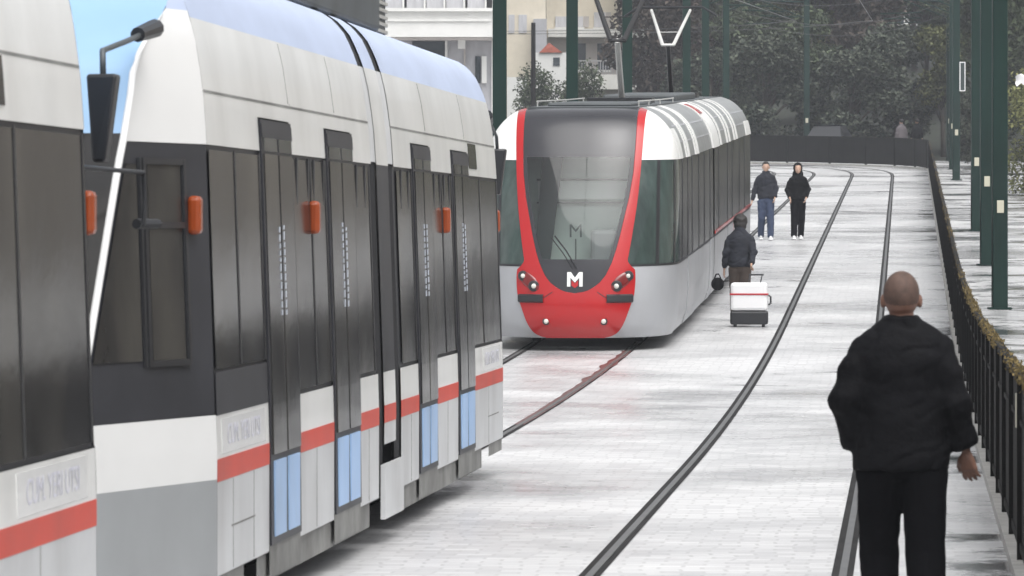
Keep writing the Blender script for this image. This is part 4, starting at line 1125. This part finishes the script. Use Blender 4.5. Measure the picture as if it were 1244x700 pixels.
    for sd in ('L', 'R'):
        f = Vector(J['leg'+sd][2]); b = MB()
        b.tube([S((f.x, f.y-.075, f.z-.045)), S((f.x, f.y-.02, f.z-.04)), S((f.x, f.y+.07, f.z-.05)), S((f.x, f.y+.18, f.z-.062))], [(.040*k,.042*k), (.048*k,.048*k), (.050*k,.038*k), (.040*k,.026*k)], 14)
        b.box(f.x*k-.048*k, f.x*k+.048*k, (f.y-.09)*k, (f.y+.2)*k, (f.z-.095)*k, (f.z-.07)*k)
        mesh_obj('shoe', bake_remesh(b, .010, 3), cfg['sm'], root)
    return root, ln, k

# near man walking away
man, ln, k = person(dict(h=1.78, loc=(1.785, 22.64, 0), rz=TR*.6, skin='skin', jm='jacket', tm='trouser', sm='shoeb', vox=.011, bvox=.0052, hw=.081, wr=.0055, seed=3, curl=.42,
    j=dict(armL=[(-.162,-.01,1.415),(-.262,-.05,1.19),(-.205,.05,.985)], armR=[(.162,-.01,1.415),(.235,-.03,1.19),(.292,.03,.975)], handL='pocket', handR=(.16,.12,-.95), outR=(-.9,.45,0),
           legL=[(-.098,0,.86),(-.10,.10,.48),(-.088,.02,.095)], legR=[(.105,0,.86),(.108,-.05,.48),(.108,-.24,.115)]),
    torso=[(.868,.222,.150,0),(.875,.226,.155,0),(.95,.222,.155,0),(1.05,.212,.15,0),(1.15,.208,.148,0),(1.26,.212,.15,0),(1.36,.222,.148,-.01),(1.43,.228,.135,-.01),(1.48,.212,.115,-.005),(1.52,.155,.10,0),(1.56,.092,.085,0)],
    sleeve=(.084,.086,.080,.072,.062), tr=(.112,.092,.086,.082)))
tag(man, 'man with shaved head in black jacket and trousers walking away, nearest of all people', 'person')
b = MB(); b.ball(ln((0, .004, 1.682)), (.0835, .1005, .103), 24, 16)
cap = bake_remesh(b, .008, 2)
bm = bmesh.new(); bm.from_mesh(cap)
bmesh.ops.delete(bm, geom=[v for v in bm.verts if (v.co.z < 1.585+max(0, v.co.y+.03)*1.1) or (v.co.y > .06)], context='VERTS'); bm.to_mesh(cap); bm.free()
mesh_obj('cropped_hair', cap, 'stub', man)

# pair walking towards the camera
g1, ln, k = person(dict(h=1.76, loc=(5.68, 110.5, gd(110.5)), rz=math.pi, skin='skin2', jm='navy', tm='jeans', sm='shoe', vox=.016, seed=5, bvox=.010,
    j=dict(armL=[(-.155,0,1.40),(-.235,.0,1.16),(-.20,.10,.98)], armR=[(.155,0,1.40),(.25,-.02,1.16),(.31,.02,.90)], legL=[(-.09,0,.86),(-.10,.06,.48),(-.10,.12,.10)], legR=[(.09,0,.86),(.10,.03,.48),(.11,-.10,.11)]),
    torso=[(.93,.185,.13,0),(1.0,.195,.14,0),(1.15,.185,.13,0),(1.3,.205,.135,0),(1.42,.205,.12,0),(1.47,.17,.10,0),(1.52,.10,.085,0)], sleeve=(.074,.070,.064,.058,.050)))
tag(g1, 'man in dark navy jacket and blue jeans walking towards the camera by the red tram', 'person')
b = MB(); b.ball(ln((0, -.015, 1.70)), (.085, .10, .09), 16, 10); b.ball(ln((0, .04, 1.745)), (.06, .06, .04), 12, 8); mesh_obj('hair', bake_remesh(b, .012, 2), 'hair', g1)
g2, ln, k = person(dict(h=1.70, loc=(6.42, 110.9, gd(110.9)), rz=math.pi, skin='skin2', jm='jacket', tm='trouser', sm='shoe', vox=.016, seed=8, bvox=.010,
    j=dict(armL=[(-.15,0,1.40),(-.25,-.02,1.17),(-.19,.10,.99)], armR=[(.15,0,1.40),(.25,-.02,1.17),(.20,.10,.99)], legL=[(-.085,0,.86),(-.085,.03,.48),(-.07,-.08,.11)], legR=[(.085,0,.86),(.085,.06,.48),(.10,.10,.10)]),
    torso=[(.95,.175,.125,0),(1.0,.18,.135,0),(1.15,.175,.13,0),(1.3,.20,.135,0),(1.42,.20,.12,0),(1.47,.165,.10,0),(1.52,.10,.085,0)], sleeve=(.074,.072,.066,.058,.05)))
tag(g2, 'person in black hooded jacket and white shoes walking right of the man in jeans', 'person')
b = MB(); b.ball(ln((0, -.03, 1.69)), (.108, .115, .125), 16, 10); b.tube([ln((0,-.02,1.5)), ln((0,-.03,1.6))], [(.13,.10),(.115,.10)], 16)
hd = bake_remesh(b, .014, 3)
bm = bmesh.new(); bm.from_mesh(hd); bmesh.ops.delete(bm, geom=[v for v in bm.verts if v.co.y > .045 and v.co.z < 1.74*k and v.co.z > 1.50*k and abs(v.co.x) < .07], context='VERTS'); bm.to_mesh(hd); bm.free()
mesh_obj('hood', hd, 'jacket', g2)

# person pulling the suitcase
g3, ln, k = person(dict(h=1.63, loc=(3.47, 75.2, gd(75.2)), rz=TR, skin='skin2', jm='navy', tm='brown', sm='shoeb', vox=.014, lean=.16, seed=12, head_y=.06, bvox=.009,
    j=dict(armL=[(-.16,0,1.37),(-.235,-.02,1.13),(-.26,.06,.88)], armR=[(.16,-.02,1.37),(.225,-.12,1.16),(.20,-.26,.96)], handR=(.0,-.5,-.3), legL=[(-.09,0,.86),(-.09,.10,.48),(-.09,.16,.11)], legR=[(.09,0,.86),(.09,.0,.48),(.09,-.16,.13)]),
    torso=[(.90,.18,.14,0),(.96,.19,.145,0),(1.12,.185,.14,0),(1.28,.21,.15,0),(1.40,.21,.13,0),(1.46,.175,.11,0),(1.52,.10,.09,0)], sleeve=(.080,.076,.070,.058,.046)))
tag(g3, 'person seen from behind in a dark navy top and brown trousers, pulling the white suitcase', 'person')
b = MB(); b.ball(ln((0, .035, 1.68)), (.112, .118, .118), 18, 12); b.ball(ln((0, -.01, 1.60)), (.10, .075, .09), 16, 10); mesh_obj('hair', bake_remesh(b, .012, 2, lambda c: .008*noise.noise(c*25)), 'hair', g3)
# shoulder bag held low at the left hand
b = MB(); b.ball((0,0,.14), (.10,.06,.10), 14, 9); b.tube([(-.05,0,.22),(-.02,0,.29),(.02,0,.29),(.05,0,.22)], .012, 6)
bag = b.build('handbag', 'jacket', smooth=True, loc=(3.13, 75.2, gd(75.2)+.43)); tag(bag, 'small black bag hanging from the left hand of the person with the suitcase', 'bag')
# suitcase
cs = empty('suitcase', (3.535, 73.6, gd(73.6)), TR); tag(cs, 'white suitcase with a red strap and black base rolling on the wet paving', 'suitcase')
mb = MB(); mb.box(-.275, .275, -.15, .15, .24, .66); mb.build('shell', 'casewhite', cs, bevel=.045)
mb = MB(); mb.box(-.28, .28, -.155, .155, .035, .238); mb.build('black_base', 'black', cs, bevel=.03)
mb = MB(); mb.box(-.283, .283, -.158, .158, .475, .50); mb.build('strap', 'strap', cs, bevel=.004)
for sx in (-.21, .21):
    for sy in (-.1, .1):
        mb = MB(); mb.tube([(sx-.02, sy, .035), (sx+.02, sy, .035)], .035, 14); mb.build('wheel', 'rubber', cs)
mb = MB(); mb.tube([(.285, -.02, .33), (.32, -.02, .35), (.32, -.02, .45), (.285, -.02, .47)], .014, 8); mb.build('side_handle', 'black', cs)
mb = MB(); mb.tube([(-.02, .1, .64), (0, .42, .775)], .009, 6); mb.tube([(.16, .1, .64), (.18, .42, .775)], .009, 6); mb.tube([(-.02, .42, .775), (.2, .42, .775)], .014, 8); mb.build('pull_handle', 'black', cs)

# two distant walkers beyond the fence and a dark car
for i, (px, d, lab, jm) in enumerate([(1095, 207, 'distant figure in pale clothes behind the far fence, left of two', 'pink'), (1114, 208.5, 'distant figure in dark clothes behind the far fence, right of two', 'jacket')]):
    g4, ln, k = person(dict(h=1.7, loc=(PA(px, d), d, terrain(PA(px, d), d)), rz=.4, skin='skin2', jm=jm, tm='trouser', sm='shoeb', vox=.03, bvox=.02, hands=True, seed=i,
        j=dict(armL=[(-.155,0,1.40),(-.235,.0,1.16),(-.26,.05,.93)], armR=[(.155,0,1.40),(.235,-.02,1.16),(.27,.02,.92)], legL=[(-.09,0,.86),(-.10,.06,.48),(-.10,.12,.10)], legR=[(.09,0,.86),(.10,.03,.48),(.11,-.10,.11)]),
        torso=[(.93,.185,.13,0),(1.0,.195,.14,0),(1.15,.185,.13,0),(1.3,.205,.135,0),(1.42,.205,.12,0),(1.47,.17,.10,0),(1.52,.10,.085,0)], sleeve=(.074,.070,.064,.058,.050)))
    tag(g4, lab, 'person')
    b = MB(); b.ball(ln((0, -.015, 1.70)), (.088, .10, .09), 12, 8); b.build('hair', 'hair', g4, smooth=True)
car = empty('parked_car', (13.4, 207.2, terrain(13.4, 207.2)-.05), R(-14)); tag(car, 'dark parked car whose roof shows over the far fence', 'car')
def loft_car(secs, name, m):
    mb = MB(); mb.grid([[(x, y, z) for x, z in pr_] for y, pr_ in secs]); 
    for y, pr_ in (secs[0], secs[-1]): b = len(mb.v); mb.v += [(x, y, z) for x, z in pr_]; mb.f.append(tuple(range(b, len(mb.v))))
    return mb.build(name, m, car, smooth=False, bevel=.03)
def ring(w, z0, z1, w2): return [(-w, z0), (-w, (z0+z1)/2), (-w2, z1), (w2, z1), (w, (z0+z1)/2), (w, z0), (-w, z0)]
bodyc = loft_car([(-2.1, ring(.75,.35,.75,.65)), (-1.9, ring(.84,.25,.88,.74)), (-.9, ring(.87,.22,.95,.78)), (1.0, ring(.87,.22,.95,.78)), (1.9, ring(.84,.25,.85,.74)), (2.1, ring(.74,.35,.7,.62))], 'body', 'carpaint')
cab = loft_car([(-1.7, ring(.74,.9,.96,.70)), (-1.1, ring(.72,.9,1.42,.56)), (.3, ring(.72,.9,1.46,.56)), (1.1, ring(.74,.9,.96,.70))], 'cabin_glass', 'black')
mb = MB(); mb.box(-.55, .55, -1.05, .3, 1.44, 1.49); mb.build('roof', 'carpaint', car, bevel=.02)
for sx in (-.8, .8):
    for sy in (-1.3, 1.3):
        mb = MB(); mb.tube([(sx-.1, sy, .32), (sx+.1, sy, .32)], .32, 20); wh = mb.build('wheel', 'rubber', car)
        mb = MB(); mb.tube([(sx-.105, sy, .32), (sx+.105, sy, .32)], .19, 14); mb.build('rim', 'chrome', wh)
for sx in (-.6, .6):
    mb = MB(); mb.box(sx-.14, sx+.14, 2.02, 2.1, .6, .7); mb.build('headlight', 'lampglass', car)

# ------------------------------------------------------------------ haze
HZ = True
if HZ:
    hm = bpy.data.materials.new('haze'); hm.use_nodes = True; n = hm.node_tree.nodes; l = hm.node_tree.links
    n.remove(n['Principled BSDF']); pv = n.new('ShaderNodeVolumePrincipled')
    pv.inputs['Density'].default_value = .00042; pv.inputs['Color'].default_value = (.86,.90,.97,1); pv.inputs['Anisotropy'].default_value = .2
    l.new(pv.outputs[0], n['Material Output'].inputs['Volume'])
    mb = MB(); mb.box(-950, 950, -60, 1250, -1.2, 46); o = mb.build('haze', hm); tag(o, kind='stuff')
    try: hm.cycles.homogeneous_volume = True
    except Exception: pass

# ------------------------------------------------------------------ light, sky, camera
EL, AZ = R(64), R(155)          # azimuth measured clockwise from +y
w = bpy.data.worlds.new('World'); sc.world = w; w.use_nodes = True; n = w.node_tree.nodes; l = w.node_tree.links
sky = n.new('ShaderNodeTexSky'); sky.sky_type = 'NISHITA'; sky.sun_disc = False; sky.sun_elevation = EL; sky.sun_rotation = AZ
sky.air_density = 1.0; sky.dust_density = 5.0; sky.ozone_density = 1.0
hs = n.new('ShaderNodeHueSaturation'); hs.inputs['Saturation'].default_value = .14
l.new(sky.outputs[0], hs.inputs['Color']); l.new(hs.outputs[0], n['Background'].inputs['Color']); n['Background'].inputs['Strength'].default_value = .15
sd = bpy.data.lights.new('sun', 'SUN'); sd.energy = 1.4; sd.angle = R(60); sd.color = (1, .985, .96)
so = bpy.data.objects.new('sun', sd); COL.objects.link(so)
dirv = Vector((math.sin(AZ)*math.cos(EL), math.cos(AZ)*math.cos(EL), math.sin(EL)))
so.rotation_euler = dirv.to_track_quat('Z', 'Y').to_euler()
cd = bpy.data.cameras.new('camera'); cam = bpy.data.objects.new('camera', cd); COL.objects.link(cam)
cam.location = (0, 0, H); cam.rotation_euler = (math.pi/2, 0, 0)
cd.sensor_width = 36; cd.lens = 36*F/1244; cd.shift_y = -70/1244; cd.clip_end = 3000; cd.clip_start = .1
cd.dof.use_dof = True; cd.dof.focus_distance = 62; cd.dof.aperture_fstop = 13
sc.camera = cam
sc.view_settings.view_transform = 'Standard'; sc.view_settings.look = 'None'; sc.view_settings.exposure = 0.44; sc.view_settings.gamma = 1
sc.cycles.max_bounces = 8; sc.cycles.volume_bounces = 1
sc.cycles.use_denoising = True
